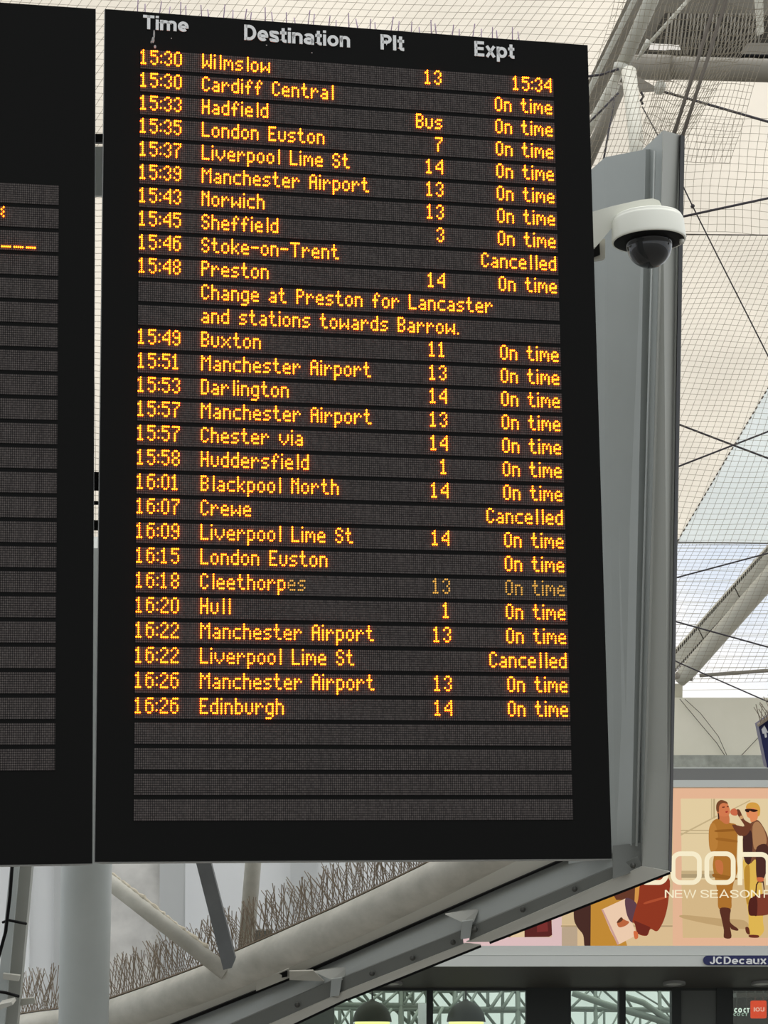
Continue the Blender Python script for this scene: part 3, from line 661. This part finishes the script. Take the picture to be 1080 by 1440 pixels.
# ---------------------------------------------------------------- bird nets
def net(c, nu, nv, lbl, r=.0021, sag=3.0, seed=0):
    (x0, y0, d0), (x1, y1, d1), (x2, y2, d2), (x3, y3, d3) = c
    rnd = random.Random(seed); ph = [rnd.uniform(0, 6) for _ in range(4)]
    def at(u, v):
        x = (x0 * (1 - u) + x1 * u) * (1 - v) + (x3 * (1 - u) + x2 * u) * v
        y = (y0 * (1 - u) + y1 * u) * (1 - v) + (y3 * (1 - u) + y2 * u) * v
        d = (d0 * (1 - u) + d1 * u) * (1 - v) + (d3 * (1 - u) + d2 * u) * v
        x += sag * math.sin(5 * v + 3 * u + ph[0]) + .5 * sag * math.sin(13 * v - 7 * u + ph[1])
        y += sag * math.sin(6 * u + 2 * v + ph[2]) + .4 * sag * math.sin(15 * u + 9 * v + ph[3])
        return P(x, y, d)
    g = MB()
    for i in range(nu + 1):
        g.tube([at(i / nu, j / 14) for j in range(15)], r, 3, False)
    for j in range(nv + 1):
        g.tube([at(i / 18, j / nv) for i in range(19)], r, 3, False)
    return tag(obj('bird_net', g, M['thread']), lbl, 'net', 'bird nets under the canopy', )
net([(-60, -90, 22), (980, -60, 22), (760, 250, 23), (-260, 190, 23)], 76, 32, 'fine grid net stretched above the tops of both boards', .0017, seed=1, sag=2)
net([(930, 165, 22.6), (1130, 170, 22.4), (1115, 330, 22.8), (925, 325, 22.8)], 16, 15, 'upright square net between the ropes and the right edge', .0017, seed=2, sag=1.5)
net([(955, 330, 22.8), (1260, 336, 22.6), (1120, 768, 24.5), (760, 760, 24.8)], 34, 58, 'large slanting net behind the crossed cables at right', .0016, seed=3, sag=2)
net([(820, 764, 24.8), (1200, 768, 24.6), (1120, 960, 25.6), (720, 955, 25.8)], 38, 36, 'lowest net in front of the diagonal roof beam', .0015, seed=4, sag=1)
net([(880, -40, 19.6), (1110, -40, 19.4), (1030, 230, 19.3), (800, 230, 19.6)], 34, 30, 'crumpled net hanging before the dark roof deck', .0017, seed=5, sag=3.5)
net([(940, 5, 19.6), (1085, 10, 19.6), (955, 215, 19.2), (900, 200, 19.4)], 24, 16, 'bunched net fold hanging down to the casing top', .0019, seed=6, sag=3)
net([(120, 190, 23), (160, 190, 23), (160, 800, 24), (120, 800, 24)], 3, 70, 'narrow strip of net visible between the two boards', seed=7, sag=1)
bar('net_rope', [(930, 329, 22.7), (1000, 330, 22.7), (1200, 332, 22.6)], .9, M['rope'], 'horizontal edge rope of the right hand net', 'rope', 6)
bar('net_rope', [(900, 762, 24.6), (1000, 763, 24.6), (1200, 766, 24.5)], .9, M['rope'], 'horizontal edge rope below the slanting net', 'rope', 6)

# ---------------------------------------------------------------- eave, billboard and shop front
YP = 28.0
def rect(x0, y0, x1, y1, Y, dep, mb=None):
    g = mb or MB(); return g.prism([Q(x0, y0, Y), Q(x1, y0, Y), Q(x1, y1, Y), Q(x0, y1, Y)], V((0, dep, 0)))
struct('wall_eave', rect(700, 981, 1400, 1064, YP + .5, .3), M['eave'])
def wire(pts, Y, r, m, name, label, cat): return tag(obj(name, MB().tube([Q(x, y, Y) for x, y in pts], r, 6), m), label, cat)
wire([(956, 983), (985, 1018), (1008, 1045), (1019, 1062)], YP + .45, .0045, M['rope'], 'eave_cable', 'lower of two thin cables sagging across the cream eave panel', 'cable')
wire([(963, 983), (985, 1003), (1010, 1035), (1022, 1062)], YP + .45, .004, M['rope'], 'eave_cable', 'upper of two thin cables sagging across the cream eave panel', 'cable')
wire([(1041, 1064), (1060, 1044), (1072, 1031), (1110, 995)], YP + .45, .0045, M['rope'], 'eave_cable', 'thin cable on the eave panel rising right to the navy sign', 'cable')
struct('trim_1', rect(700, 1062, 1400, 1080, YP + .2, .4), M['gutter'])
struct('trim_2', rect(700, 1079, 1400, 1080.6, YP + .1, .5), M['band'])
bb = thing('billboard', Q(900, 1359, YP), 'large backlit fashion billboard at lower right above the shop front', 'billboard')
obj('top_band', rect(560, 1080.5, 1400, 1097, YP, .5), M['band_dark'], bb)
obj('frame_top', rect(560, 1097, 1400, 1107, YP - .05, .5), M['band'], bb)
obj('frame_bottom', rect(560, 1330, 1400, 1343.5, YP - .05, .5), M['band'], bb)
obj('frame_lip', rect(560, 1344, 1400, 1359, YP - .10, .5), M['band'], bb)
obj('frame_groove', rect(560, 1343, 1400, 1344.6, YP - .03, .4), M['band_dark'], bb)
def ink(rgb, k=.95, cache={}):
    if rgb not in cache: cache[rgb] = glow('backlit_print', lin(rgb), k)
    return cache[rgb]
LAY = [0]
def art(name, poly, rgb, parent, smooth=False, lay=None):
    if smooth:
        n = len(poly); o_ = []
        for i in range(n):
            p0, p1, p2, p3 = [poly[(i + k) % n] for k in (-1, 0, 1, 2)]
            for t in (0, .25, .5, .75):
                o_.append(tuple(.5 * (2 * p1[a] + (p2[a] - p0[a]) * t + (2 * p0[a] - 5 * p1[a] + 4 * p2[a] - p3[a]) * t * t + (3 * p1[a] - p0[a] - 3 * p2[a] + p3[a]) * t ** 3) for a in (0, 1)))
        poly = o_
    LAY[0] += 1
    y = YP + .06 - (LAY[0] if lay is None else lay) * .0012
    return obj(name, MB().prism([Q(a, b, y) for a, b in poly], V((0, .001, 0))), ink(rgb), parent)
def R4(x0, y0, x1, y1): return [(x0, y0), (x1, y0), (x1, y1), (x0, y1)]
obj('lightbox', rect(560, 1106, 1400, 1331, YP + .07, .35), M['band'], bb)
art('printed_border', R4(560, 1106, 1400, 1331), (232, 184, 150), bb)
art('printed_border', R4(560, 1106, 790, 1331), (224, 192, 192), bb)
art('printed_photo', R4(600, 1120, 776, 1318), (214, 186, 150), bb)
art('printed_photo', R4(790, 1106, 946, 1331), (214, 188, 146), bb)
art('printed_floor', R4(790, 1300, 946, 1331), (222, 192, 148), bb)
art('printed_floor', [(790, 1304), (812, 1302), (812, 1330), (790, 1330)], (188, 166, 140), bb)
C4 = lambda pts: [(930 + a / 5.142, 1100 + b / 5.142) for a, b in pts]
art('printed_photo', C4([(140, 118), (1200, 118), (1200, 1125), (155, 1125)]), (230, 208, 164), bb)
art('printed_floor', C4([(145, 705), (1200, 690), (1200, 1125), (155, 1125)]), (216, 186, 138), bb)
for pl, c in (([(140, 345), (400, 345), (400, 352), (140, 352)], (190, 168, 128)), ([(140, 365), (400, 368), (400, 374), (140, 374)], (196, 176, 136)), ([(140, 375), (400, 240), (402, 250), (140, 388)], (200, 178, 136)), ([(360, 120), (368, 120), (368, 262), (360, 262)], (200, 180, 138)), ([(376, 120), (388, 120), (388, 262), (376, 262)], (190, 168, 126)),
              ([(500, 200), (640, 128), (646, 134), (505, 206)], (200, 178, 134)), ([(145, 640), (380, 640), (380, 664), (145, 664)], (200, 176, 132)), ([(145, 664), (380, 664), (380, 692), (145, 692)], (176, 156, 118)),
              ([(160, 960), (420, 985), (600, 1000), (620, 1060), (420, 1040), (160, 985)], (196, 164, 116))):
    art('printed_line', C4(pl), c, bb, len(pl) == 6)
# first figure: person in an ochre dress and brown boots
f1 = art('printed_figure', C4([(384, 272), (432, 262), (492, 292), (546, 312), (551, 400), (548, 470), (545, 560), (552, 640), (532, 700), (516, 760), (508, 850), (500, 918), (418, 916), (408, 840), (400, 760), (384, 680), (372, 600), (380, 520), (352, 490), (343, 420), (345, 340), (360, 300)]), (176, 116, 48), bb, True); f1['label'] = 'person in ochre dress and brown boots'
def sub(nm, pts, c, sm=True): return art(nm, C4(pts), c, bb, sm)
sub('printed_sleeve', [(350, 320), (385, 300), (408, 380), (404, 470), (372, 500), (350, 470)], (188, 128, 58))
sub('printed_fold', [(400, 345), (545, 338), (546, 352), (400, 360)], (150, 94, 36))
sub('printed_fold', [(408, 400), (545, 420), (545, 435), (408, 420)], (160, 102, 40))
sub('printed_fold', [(384, 660), (540, 690), (530, 705), (386, 690)], (156, 100, 40))
sub('printed_neck', [(432, 230), (484, 230), (492, 292), (462, 300), (420, 270), (408, 262)], (204, 118, 74))
sub('printed_head', [(400, 190), (412, 148), (440, 132), (472, 145), (490, 180), (496, 215), (484, 240), (458, 248), (430, 244), (408, 232)], (214, 124, 80))
sub('printed_hair', [(397, 200), (400, 155), (430, 128), (470, 140), (480, 156), (446, 150), (420, 170), (416, 215), (408, 215)], (120, 72, 44))
sub('printed_earring', [(408, 225), (416, 225), (420, 265), (410, 265)], (70, 40, 30))
sub('printed_mouth', [(464, 212), (480, 208), (478, 219), (466, 220)], (170, 52, 44))
sub('printed_eye', [(440, 178), (458, 176), (456, 184), (442, 185)], (110, 54, 36)); sub('printed_eye', [(474, 174), (486, 172), (486, 180), (475, 181)], (110, 54, 36))
sub('printed_hand', [(388, 575), (415, 560), (442, 580), (448, 625), (440, 665), (418, 660), (398, 635)], (200, 116, 66))
sub('printed_boots', [(424, 912), (498, 914), (497, 960), (500, 1015), (555, 1060), (548, 1074), (508, 1064), (498, 1050), (506, 1124), (454, 1124), (452, 1070), (436, 990)], (92, 50, 38))
# second figure: blonde person in sunglasses, brown jacket, yellow trousers
f2 = sub('printed_figure', [(594, 560), (650, 548), (700, 560), (720, 700), (738, 880), (735, 1000), (742, 1075), (700, 1122), (650, 1118), (632, 1080), (630, 960), (612, 850), (600, 740), (594, 640)], (226, 184, 84)); f2['label'] = 'blonde person in sunglasses, brown jacket and yellow trousers'
sub('printed_fold', [(600, 640), (636, 600), (640, 760), (628, 880), (612, 840)], (190, 140, 52))
sub('printed_shoe', [(608, 1050), (632, 1052), (640, 1100), (615, 1090)], (100, 50, 36)); sub('printed_shoe', [(636, 1104), (700, 1106), (700, 1124), (640, 1122)], (110, 52, 38))
sub('printed_jacket', [(640, 300), (692, 272), (736, 320), (775, 410), (780, 520), (745, 690), (690, 694), (684, 560), (640, 590), (600, 556), (590, 480), (592, 380), (610, 340)], (120, 76, 54))
sub('printed_scarf', [(660, 320), (700, 286), (745, 350), (760, 440), (700, 480), (668, 470)], (176, 128, 88))
sub('printed_coat', [(592, 380), (648, 350), (660, 470), (640, 590), (600, 556)], (72, 44, 40))
sub('printed_sleeve', [(690, 470), (760, 450), (778, 540), (742, 695), (692, 690), (684, 580)], (78, 46, 40))
sub('printed_arm', [(540, 205), (566, 200), (600, 270), (650, 305), (640, 350), (610, 385), (560, 384), (515, 318), (525, 306), (600, 318), (560, 250)], (112, 64, 44))
sub('printed_hand', [(500, 205), (525, 188), (548, 205), (548, 238), (520, 240), (502, 228)], (206, 108, 74))
sub('printed_cuff', [(564, 250), (586, 240), (594, 258), (574, 268)], (206, 160, 110))
sub('printed_head', [(612, 200), (622, 165), (650, 155), (690, 170), (705, 210), (700, 240), (690, 272), (650, 288), (640, 262), (620, 246)], (228, 142, 92))
sub('printed_hair', [(612, 185), (622, 158), (650, 146), (690, 152), (714, 185), (712, 235), (698, 245), (694, 205), (668, 186), (640, 190)], (216, 160, 70))
sub('printed_sunglasses', [(606, 196), (640, 192), (694, 200), (694, 208), (672, 216), (652, 212), (640, 206), (630, 218), (610, 212)], (50, 30, 24))
sub('printed_bag', [(636, 850), (700, 815), (790, 812), (790, 945), (672, 966), (632, 950)], (128, 62, 46)); sub('printed_bag', [(636, 850), (690, 835), (692, 955), (672, 966), (632, 950)], (84, 38, 32))
art('printed_handle', C4([(676, 830), (684, 740), (700, 712), (740, 715), (752, 812), (744, 812), (734, 726), (704, 724), (692, 745), (686, 830)]), (70, 36, 30), bb)
sub('printed_hand', [(690, 690), (735, 690), (738, 715), (700, 718)], (206, 108, 70))
# middle panel: coat, trousers, magazine and bag
C5 = lambda pts: [(680 + a / 3.857, 1180 + b / 3.857) for a, b in pts]
def mid(nm, pts, c, sm=True): return art(nm, C5(pts), c, bb, sm)
mid('printed_line', [(420, 468), (1025, 468), (1025, 476), (420, 476)], (180, 156, 120), False)
mid('printed_coat', [(500, 340), (580, 330), (582, 560), (570, 582), (548, 582), (540, 520), (510, 480), (490, 430)], (74, 46, 40))
mid('printed_trousers', [(582, 350), (700, 290), (760, 330), (740, 440), (780, 582), (580, 582)], (196, 140, 56), False)
mid('printed_jacket', [(690, 280), (760, 180), (850, 180), (850, 440), (800, 450), (770, 330), (720, 330)], (104, 60, 44), False)
mid('printed_strap', [(825, 200), (865, 200), (835, 420), (815, 420)], (214, 150, 74), False)
mid('printed_magazine', [(640, 382), (770, 322), (800, 440), (832, 520), (740, 568), (728, 572), (690, 500)], (240, 206, 176), False)
mid('printed_magazine', [(640, 384), (648, 380), (735, 566), (726, 574)], (206, 160, 150), False)
mid('printed_face', [(724, 450), (745, 428), (770, 440), (790, 450), (770, 470), (735, 478)], (190, 104, 64)); mid('printed_hair', [(722, 452), (745, 424), (756, 436), (738, 452)], (96, 56, 36))
mid('printed_sleeve', [(770, 320), (830, 350), (830, 440), (800, 450), (775, 400)], (96, 66, 76))
mid('printed_bag', [(866, 210), (1000, 205), (1004, 320), (985, 420), (955, 485), (935, 500), (905, 488), (886, 524), (836, 512), (820, 460), (808, 440), (838, 330)], (146, 58, 36))
mid('printed_bag', [(816, 440), (905, 478), (886, 524), (836, 514)], (112, 44, 34), False)
mid('printed_fold', [(880, 340), (990, 310), (990, 320), (880, 352)], (176, 80, 50))
mid('printed_hand', [(814, 500), (835, 505), (838, 535), (820, 540)], (214, 110, 66))
# left panel fragments
mid('printed_bag', [(222, 460), (368, 430), (372, 520), (355, 530), (222, 532)], (92, 40, 38), False); mid('printed_bag', [(290, 446), (345, 436), (350, 500), (290, 505)], (122, 50, 48), False)
mid('printed_trousers', [(146, 490), (222, 470), (222, 532), (146, 532)], (226, 200, 160), False); mid('printed_coat', [(60, 520), (146, 500), (146, 532), (60, 532)], (150, 106, 66), False)
# writing on the poster
INK = ink((252, 240, 206))
LY = YP + .06 - .14
def ring(x0, y0, x1, y1, r, wd, closed=True):
    g = MB(); o1, o2 = [], []
    for cx, cy, a0 in ((x1 - r, y0 + r, -90), (x1 - r, y1 - r, 0), (x0 + r, y1 - r, 90), (x0 + r, y0 + r, 180)):
        for k in range(9):
            a = math.radians(a0 + k * 11.25); c, s = math.cos(a), math.sin(a)
            o1.append((cx + r * c, cy + r * s)); o2.append((cx + (r - wd) * c, cy + (r - wd) * s))
    n = len(o1)
    for i in range(n if closed else n - 1):
        j = (i + 1) % n
        g.prism([Q(*C4([o1[i]])[0], LY), Q(*C4([o1[j]])[0], LY), Q(*C4([o2[j]])[0], LY), Q(*C4([o2[i]])[0], LY)], V((0, .002, 0)))
    return g
def bar4(g, x0, y0, x1, y1): g.prism([Q(*p, LY - .001) for p in C4([(x0, y0), (x1, y0), (x1, y1), (x0, y1)])], V((0, .002, 0))); return g
g = ring(-178, 500, 50, 742, 70, 34); bar4(g, -178, 388, -144, 742); obj('letter', g, INK, bb)
obj('letter', ring(68, 500, 292, 742, 70, 34), INK, bb)
obj('letter', ring(312, 500, 537, 742, 70, 34), INK, bb)
g = MB(); bar4(g, 552, 388, 586, 744)
arc = []
for k in range(13):
    a = math.radians(-180 + 90 + k * 7.5); arc.append((720 + 70 * math.cos(a), 575 + 70 * math.sin(a), 720 + 36 * math.cos(a), 575 + 36 * math.sin(a)))
bar4(g, 586, 505, 722, 539)
for p, q in zip(arc, arc[1:]): g.prism([Q(*z, LY) for z in C4([(p[0], p[1]), (q[0], q[1]), (q[2], q[3]), (p[2], p[3])])], V((0, .002, 0)))
bar4(g, 756, 575, 790, 744); obj('letter', g, INK, bb)
mp = lambda a, b, h: Q(a, b, LY - .003 - h)
letters('slogan_text', 'NEW', mp, 935, 979, 1262.5, 11, INK, bb, .12); letters('slogan_text', 'SEASON', mp, 985, 1069, 1262.5, 11, INK, bb, .12); letters('slogan_text', 'F', mp, 1074, 1082, 1262.5, 11, INK, bb, .12)
# sign plate on the lower frame
pq = []
for k in range(13):
    a = math.radians(90 + k * 15); pq.append((996 + 7 * math.cos(a), 1350.3 + 6.8 * math.sin(a)))
sgn = tag(obj('name_plate', MB().prism([Q(x, y, YP - .13) for x, y in pq + [(1092, 1343.5), (1092, 1357.1)]], V((0, .03, 0))), M['navy']), 'navy plate with white company lettering on the billboard lower frame', 'sign')
letters('plate_text', 'JCDecaux', lambda a, b, h: Q(a, b, YP - .135 - h), 998, 1078, 1355.8, 10.6, M['white_letter'], sgn, .18)

# navy sign with arrow at right edge
ns = thing('direction_sign', P(1075, 1080, 22), 'navy direction sign with white arrow at the right picture edge', 'sign')
obj('panel', MB().prism([P(1066.5, 1020, 22), P(1160, 955, 21.4), P(1172, 1020, 21.4), P(1079, 1080, 22)], FWD * .15), M['navy'], ns)
ar = [(1071.5, 1026), (1075.2, 1020.5), (1080.5, 1030.5), (1077.6, 1030), (1078.6, 1036.5), (1076.4, 1037.5), (1075, 1030.8), (1073.2, 1032)]
obj('arrow', MB().prism([P(x, y, 21.9) for x, y in ar], FWD * .02), M['white_letter'], ns)
s2 = thing('bird_spike_strip', P(1080, 1011, 21.8), 'wire bird spikes on top of the navy direction sign', 'bird spikes', 'bird spike strips')
obj('base_strip', MB().prism([P(1067, 1019, 21.9), P(1160, 954, 21.3), P(1160, 957, 21.3), P(1067, 1022, 21.9)], FWD * .08), M['rust'], s2)
g = MB()
for i in range(26):
    x = 1070 + i * 3.4; y = 1018 - i * 2.35; d = 21.9 - i * .022
    for sg in (-1, 1): g.tube([P(x, y, d), P(x + sg * random.uniform(2, 12) - 4, y - random.uniform(16, 28), d + random.uniform(-.1, .2))], .003, 4, False)
obj('spikes', g, M['rust'], s2)

# shop front under the billboard
YG = YP + 1.4
struct('ceiling', MB().prism([Q(300, 1359, YP), Q(1400, 1359, YP), Q(1400, 1390, YG), Q(300, 1390, YG)], V((0, 0, .06))), M['soffit'], 'dark sloping soffit between the billboard and the shop glass', 'soffit')
struct('trim_3', rect(300, 1388, 1400, 1393, YG - .03, .12), M['pillar'])
for x0, x1, l in ((536, 566, 'beside the corner of the screen rail'), (931, 965, 'midway under the billboard'), (1055, 1089, 'at the right picture edge')):
    yy = 1382.; a = (Q((x0 + x1) / 2, 1377, YP + .87)); b = Q(x0, 1380, YP + .95); rr = abs(b.x - a.x)
    n_ = ((Q(600, 1390, YG) - Q(600, 1359, YP)).cross(RGT)).normalized(); n_ = n_ if n_.z < 0 else -n_
    cen_ = Q((x0 + x1) / 2, 1359 + 31 * .72, YP + 1.4 * .72)
    t_ = thing('recessed_downlight', cen_, 'round recessed downlight in the dark soffit ' + l, 'downlight', 'downlights in the soffit')
    obj('ring', MB().lathe(cen_, n_, [(rr, 0), (rr, .03), (rr * .8, .035), (rr * .8, .01)], 28), M['band_dark'], t_)
    obj('lens', MB().lathe(cen_, n_, [(rr * .82, .018), (0, .02)], 28), M['band'], t_)
for i, (x0, x1, m) in enumerate(((600, 609, 'pillar'), (871, 880, 'pillar'), (740, 803, 'pillar'), (945, 958, 'pillar'), (958, 973, 'pillar_grey'), (973, 1008, 'pillar_grey'), (1008, 1022, 'pillar'), (1022, 1031, 'pillar'))):
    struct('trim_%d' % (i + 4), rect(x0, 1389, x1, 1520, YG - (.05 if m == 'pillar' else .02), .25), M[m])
gm = glass('shop_glass', (.86, .92, .88), .02)
for i, (x0, x1) in enumerate(((300, 600), (609, 740), (803, 871), (880, 945), (1031, 1400))):
    struct('window_%d' % (i + 2), rect(x0, 1390, x1, 1540, YG + .02, .02), gm)
struct('ceiling', rect(200, 1330, 1500, 1600, YG + 14, .05), fabric('bright_backing_fabric', (.94, .97, .94), .1), 'bright backing sheet added far behind the shop glass lattice', 'canopy')  # translucent backing added to brighten the view between the lattice members
# reflections of the roof trusses, imitated by solid lattices behind the glass
def lattice(x0, x1, y0, y1, Y, n, lbl, r=.05, seed=0, m='lattice'):
    rn = random.Random(seed)
    t = thing('reflected_truss', Q((x0 + x1) / 2, y1, Y), lbl, 'truss', 'lattice trusses reflected in the shop glass')
    for yy in (y0, y1): obj('chord', MB().tube([Q(x0, yy, Y), Q(x1, yy + rn.uniform(-3, 3), Y)], r * .7, 8), M[m], t)
    for xx in (x0 + (x1 - x0) * .25, x0 + (x1 - x0) * .8):
        a = Q(xx, y0, Y); obj('post', MB().tube([a, V((a.x, a.y, 0))], r * .7, 8), M[m], t)
    g = MB(); x = x0
    while x < x1:
        st = (x1 - x0) / n * rn.uniform(.6, 1.4); k = rn.random()
        if k < .75: g.tube([Q(x, y0, Y), Q(x + st * rn.uniform(.7, 1.5), y1, Y + .3)], r * rn.uniform(.3, .55), 6)
        if k > .35: g.tube([Q(x + st, y0, Y), Q(x + st * rn.uniform(-.4, .4), y1, Y - .2)], r * rn.uniform(.25, .5), 6)
        if k > .5: g.tube([Q(x, y0, Y), Q(x, y1, Y)], r * .5, 6)
        x += st
    obj('web', g, M[m], t)
lattice(380, 610, 1394, 1412, YG + 5, 15, 'pale upper lattice truss reflected in the left shop window', .055, 1)
lattice(380, 610, 1416, 1446, YG + 6.5, 14, 'pale lower lattice truss reflected in the left shop window', .065, 2)
lattice(600, 760, 1393, 1419, YG + 7, 9, 'pale upper lattice truss reflected in the second shop window', .06, 3)
lattice(600, 760, 1422, 1452, YG + 8, 8, 'pale lower lattice truss reflected in the second shop window', .06, 4)
lattice(796, 960, 1391, 1418, YG + 7, 6, 'upper lattice truss reflected in the bright third and fourth shop windows', .045, 5)
lattice(796, 960, 1420, 1456, YG + 9, 6, 'lower lattice truss reflected in the bright third and fourth shop windows', .045, 6)
tag(obj('reflected_member', MB().tube([Q(805, 1396, YG + 6), Q(850, 1412, YG + 6), Q(945, 1440, YG + 6)], .055, 10), M['lattice']), 'thick sloping tube reflected in the third and fourth shop windows', 'tube')  # roof tubes mirrored in the glass, built solid behind it
tag(obj('reflected_member', MB().tube([Q(880, 1402, YG + 6), Q(905, 1410, YG + 6), Q(955, 1446, YG + 6)], .05, 10), M['lattice']), 'shorter sloping tube reflected in the fourth shop window', 'tube')
tag(obj('blind_panel', rect(588, 1411, 600, 1450, YG + 4, .1), M['wall_blue']), 'narrow pale upright panel behind the left shop window', 'panel')
struct('wall_shop', rect(1030, 1360, 1500, 1500, YG + 3, .2), M['pillar'])
struct('wall_recess', rect(380, 1385, 470, 1480, YG + 4.2, .2), M['pillar_grey'])
# pendant lamps
for x, l in ((523.5, 'left dome pendant lamp glowing behind the shop glass'), (655.5, 'right dome pendant lamp glowing behind the shop glass')):
    Yl = YG + .9; o0 = Q(x, 1437, Yl); s_ = (Q(x + 27, 1437, Yl).x - o0.x) / 27
    t_ = thing('pendant_lamp', o0, l, 'pendant lamp', 'pendant lamps behind the shop glass')
    obj('shade', MB().lathe(o0, V((0, 0, 1)), [(27.5 * s_, 0), (27 * s_, 4 * s_), (25 * s_, 12 * s_), (20 * s_, 20 * s_), (12 * s_, 26 * s_), (4 * s_, 29 * s_), (3 * s_, 31 * s_), (0, 31 * s_)], 32), M['shade'], t_)
    obj('rod', MB().tube([o0 + V((0, 0, 30 * s_)), o0 + V((0, 0, 52 * s_))], 1.2 * s_, 8), M['shade'], t_)
    obj('diffuser', MB().lathe(o0, V((0, 0, 1)), [(24.5 * s_, .2 * s_), (24.5 * s_, -7 * s_), (20 * s_, -12 * s_), (0, -13 * s_)], 32), glow('lamp_glow', (1.0, .98, .38), 1.3), t_)
# reflected red sign and letters, imitated by glowing parts behind the glass
rs = thing('reflected_sign', Q(1068, 1432, YG + 1.2), 'reflection of a small red square sign with white lettering in the right glass', 'sign')
def rr_(x0, y0, x1, y1, r):
    o_ = []
    for cx, cy, a0 in ((x1 - r, y0 + r, -90), (x1 - r, y1 - r, 0), (x0 + r, y1 - r, 90), (x0 + r, y0 + r, 180)):
        for k in range(5): a = math.radians(a0 + k * 22.5); o_.append((cx + r * math.cos(a), cy + r * math.sin(a)))
    return o_
obj('panel', MB().prism([Q(x, y, YG + 1.2) for x, y in rr_(1057, 1407, 1078, 1432, 2)], V((0, .1, 0))), glow('red_sign_reflection', lin((232, 66, 18)), 1), rs)
pinkw = glow('pink_letter_reflection', lin((250, 186, 170)), 1); whg = glow('white_letter_reflection', lin((240, 250, 240)), 1)
dimw = glow('double_reflection_letter', lin((170, 190, 176)), 1)
mS = lambda a, b, h: Q(a, b, YG + 1.18 - h)
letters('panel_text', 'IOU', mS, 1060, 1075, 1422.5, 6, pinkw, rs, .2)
for xx in (1062, 1073): obj('stand_in_rod', MB().tube([Q(xx, 1408, YG + 1.25), Q(xx, 1385, YG + 1.25)], .012, 6), M['pillar_grey'], rs)
ws = thing('reflected_letters', Q(1043, 1430, YG + 1.2), 'reflection of small white letters left of the red square sign', 'sign')
letters('letter_text', 'CO', mS, 1032.5, 1043.5, 1424, 6.5, whg, ws, .24); letters('letter_text', 'CT', mS, 1045.5, 1054, 1424, 6.5, whg, ws, .24)
letters('letter_text', 'CO CT', mS, 1031.5, 1051.5, 1428.7, 4.2, dimw, ws, .2)  # dimmer, lower copy imitates the doubled reflection of the letters
for xx in (1036, 1050): obj('stand_in_rod', MB().tube([Q(xx, 1424, YG + 1.22), Q(xx, 1385, YG + 1.22)], .006, 6), M['pillar_grey'], ws)
tag(obj('ceiling_beam', rect(1036, 1396, 1200, 1402, YG + 1.6, .3), M['pillar_grey']), 'grey beam above the sign reflections behind the right glass', 'beam')
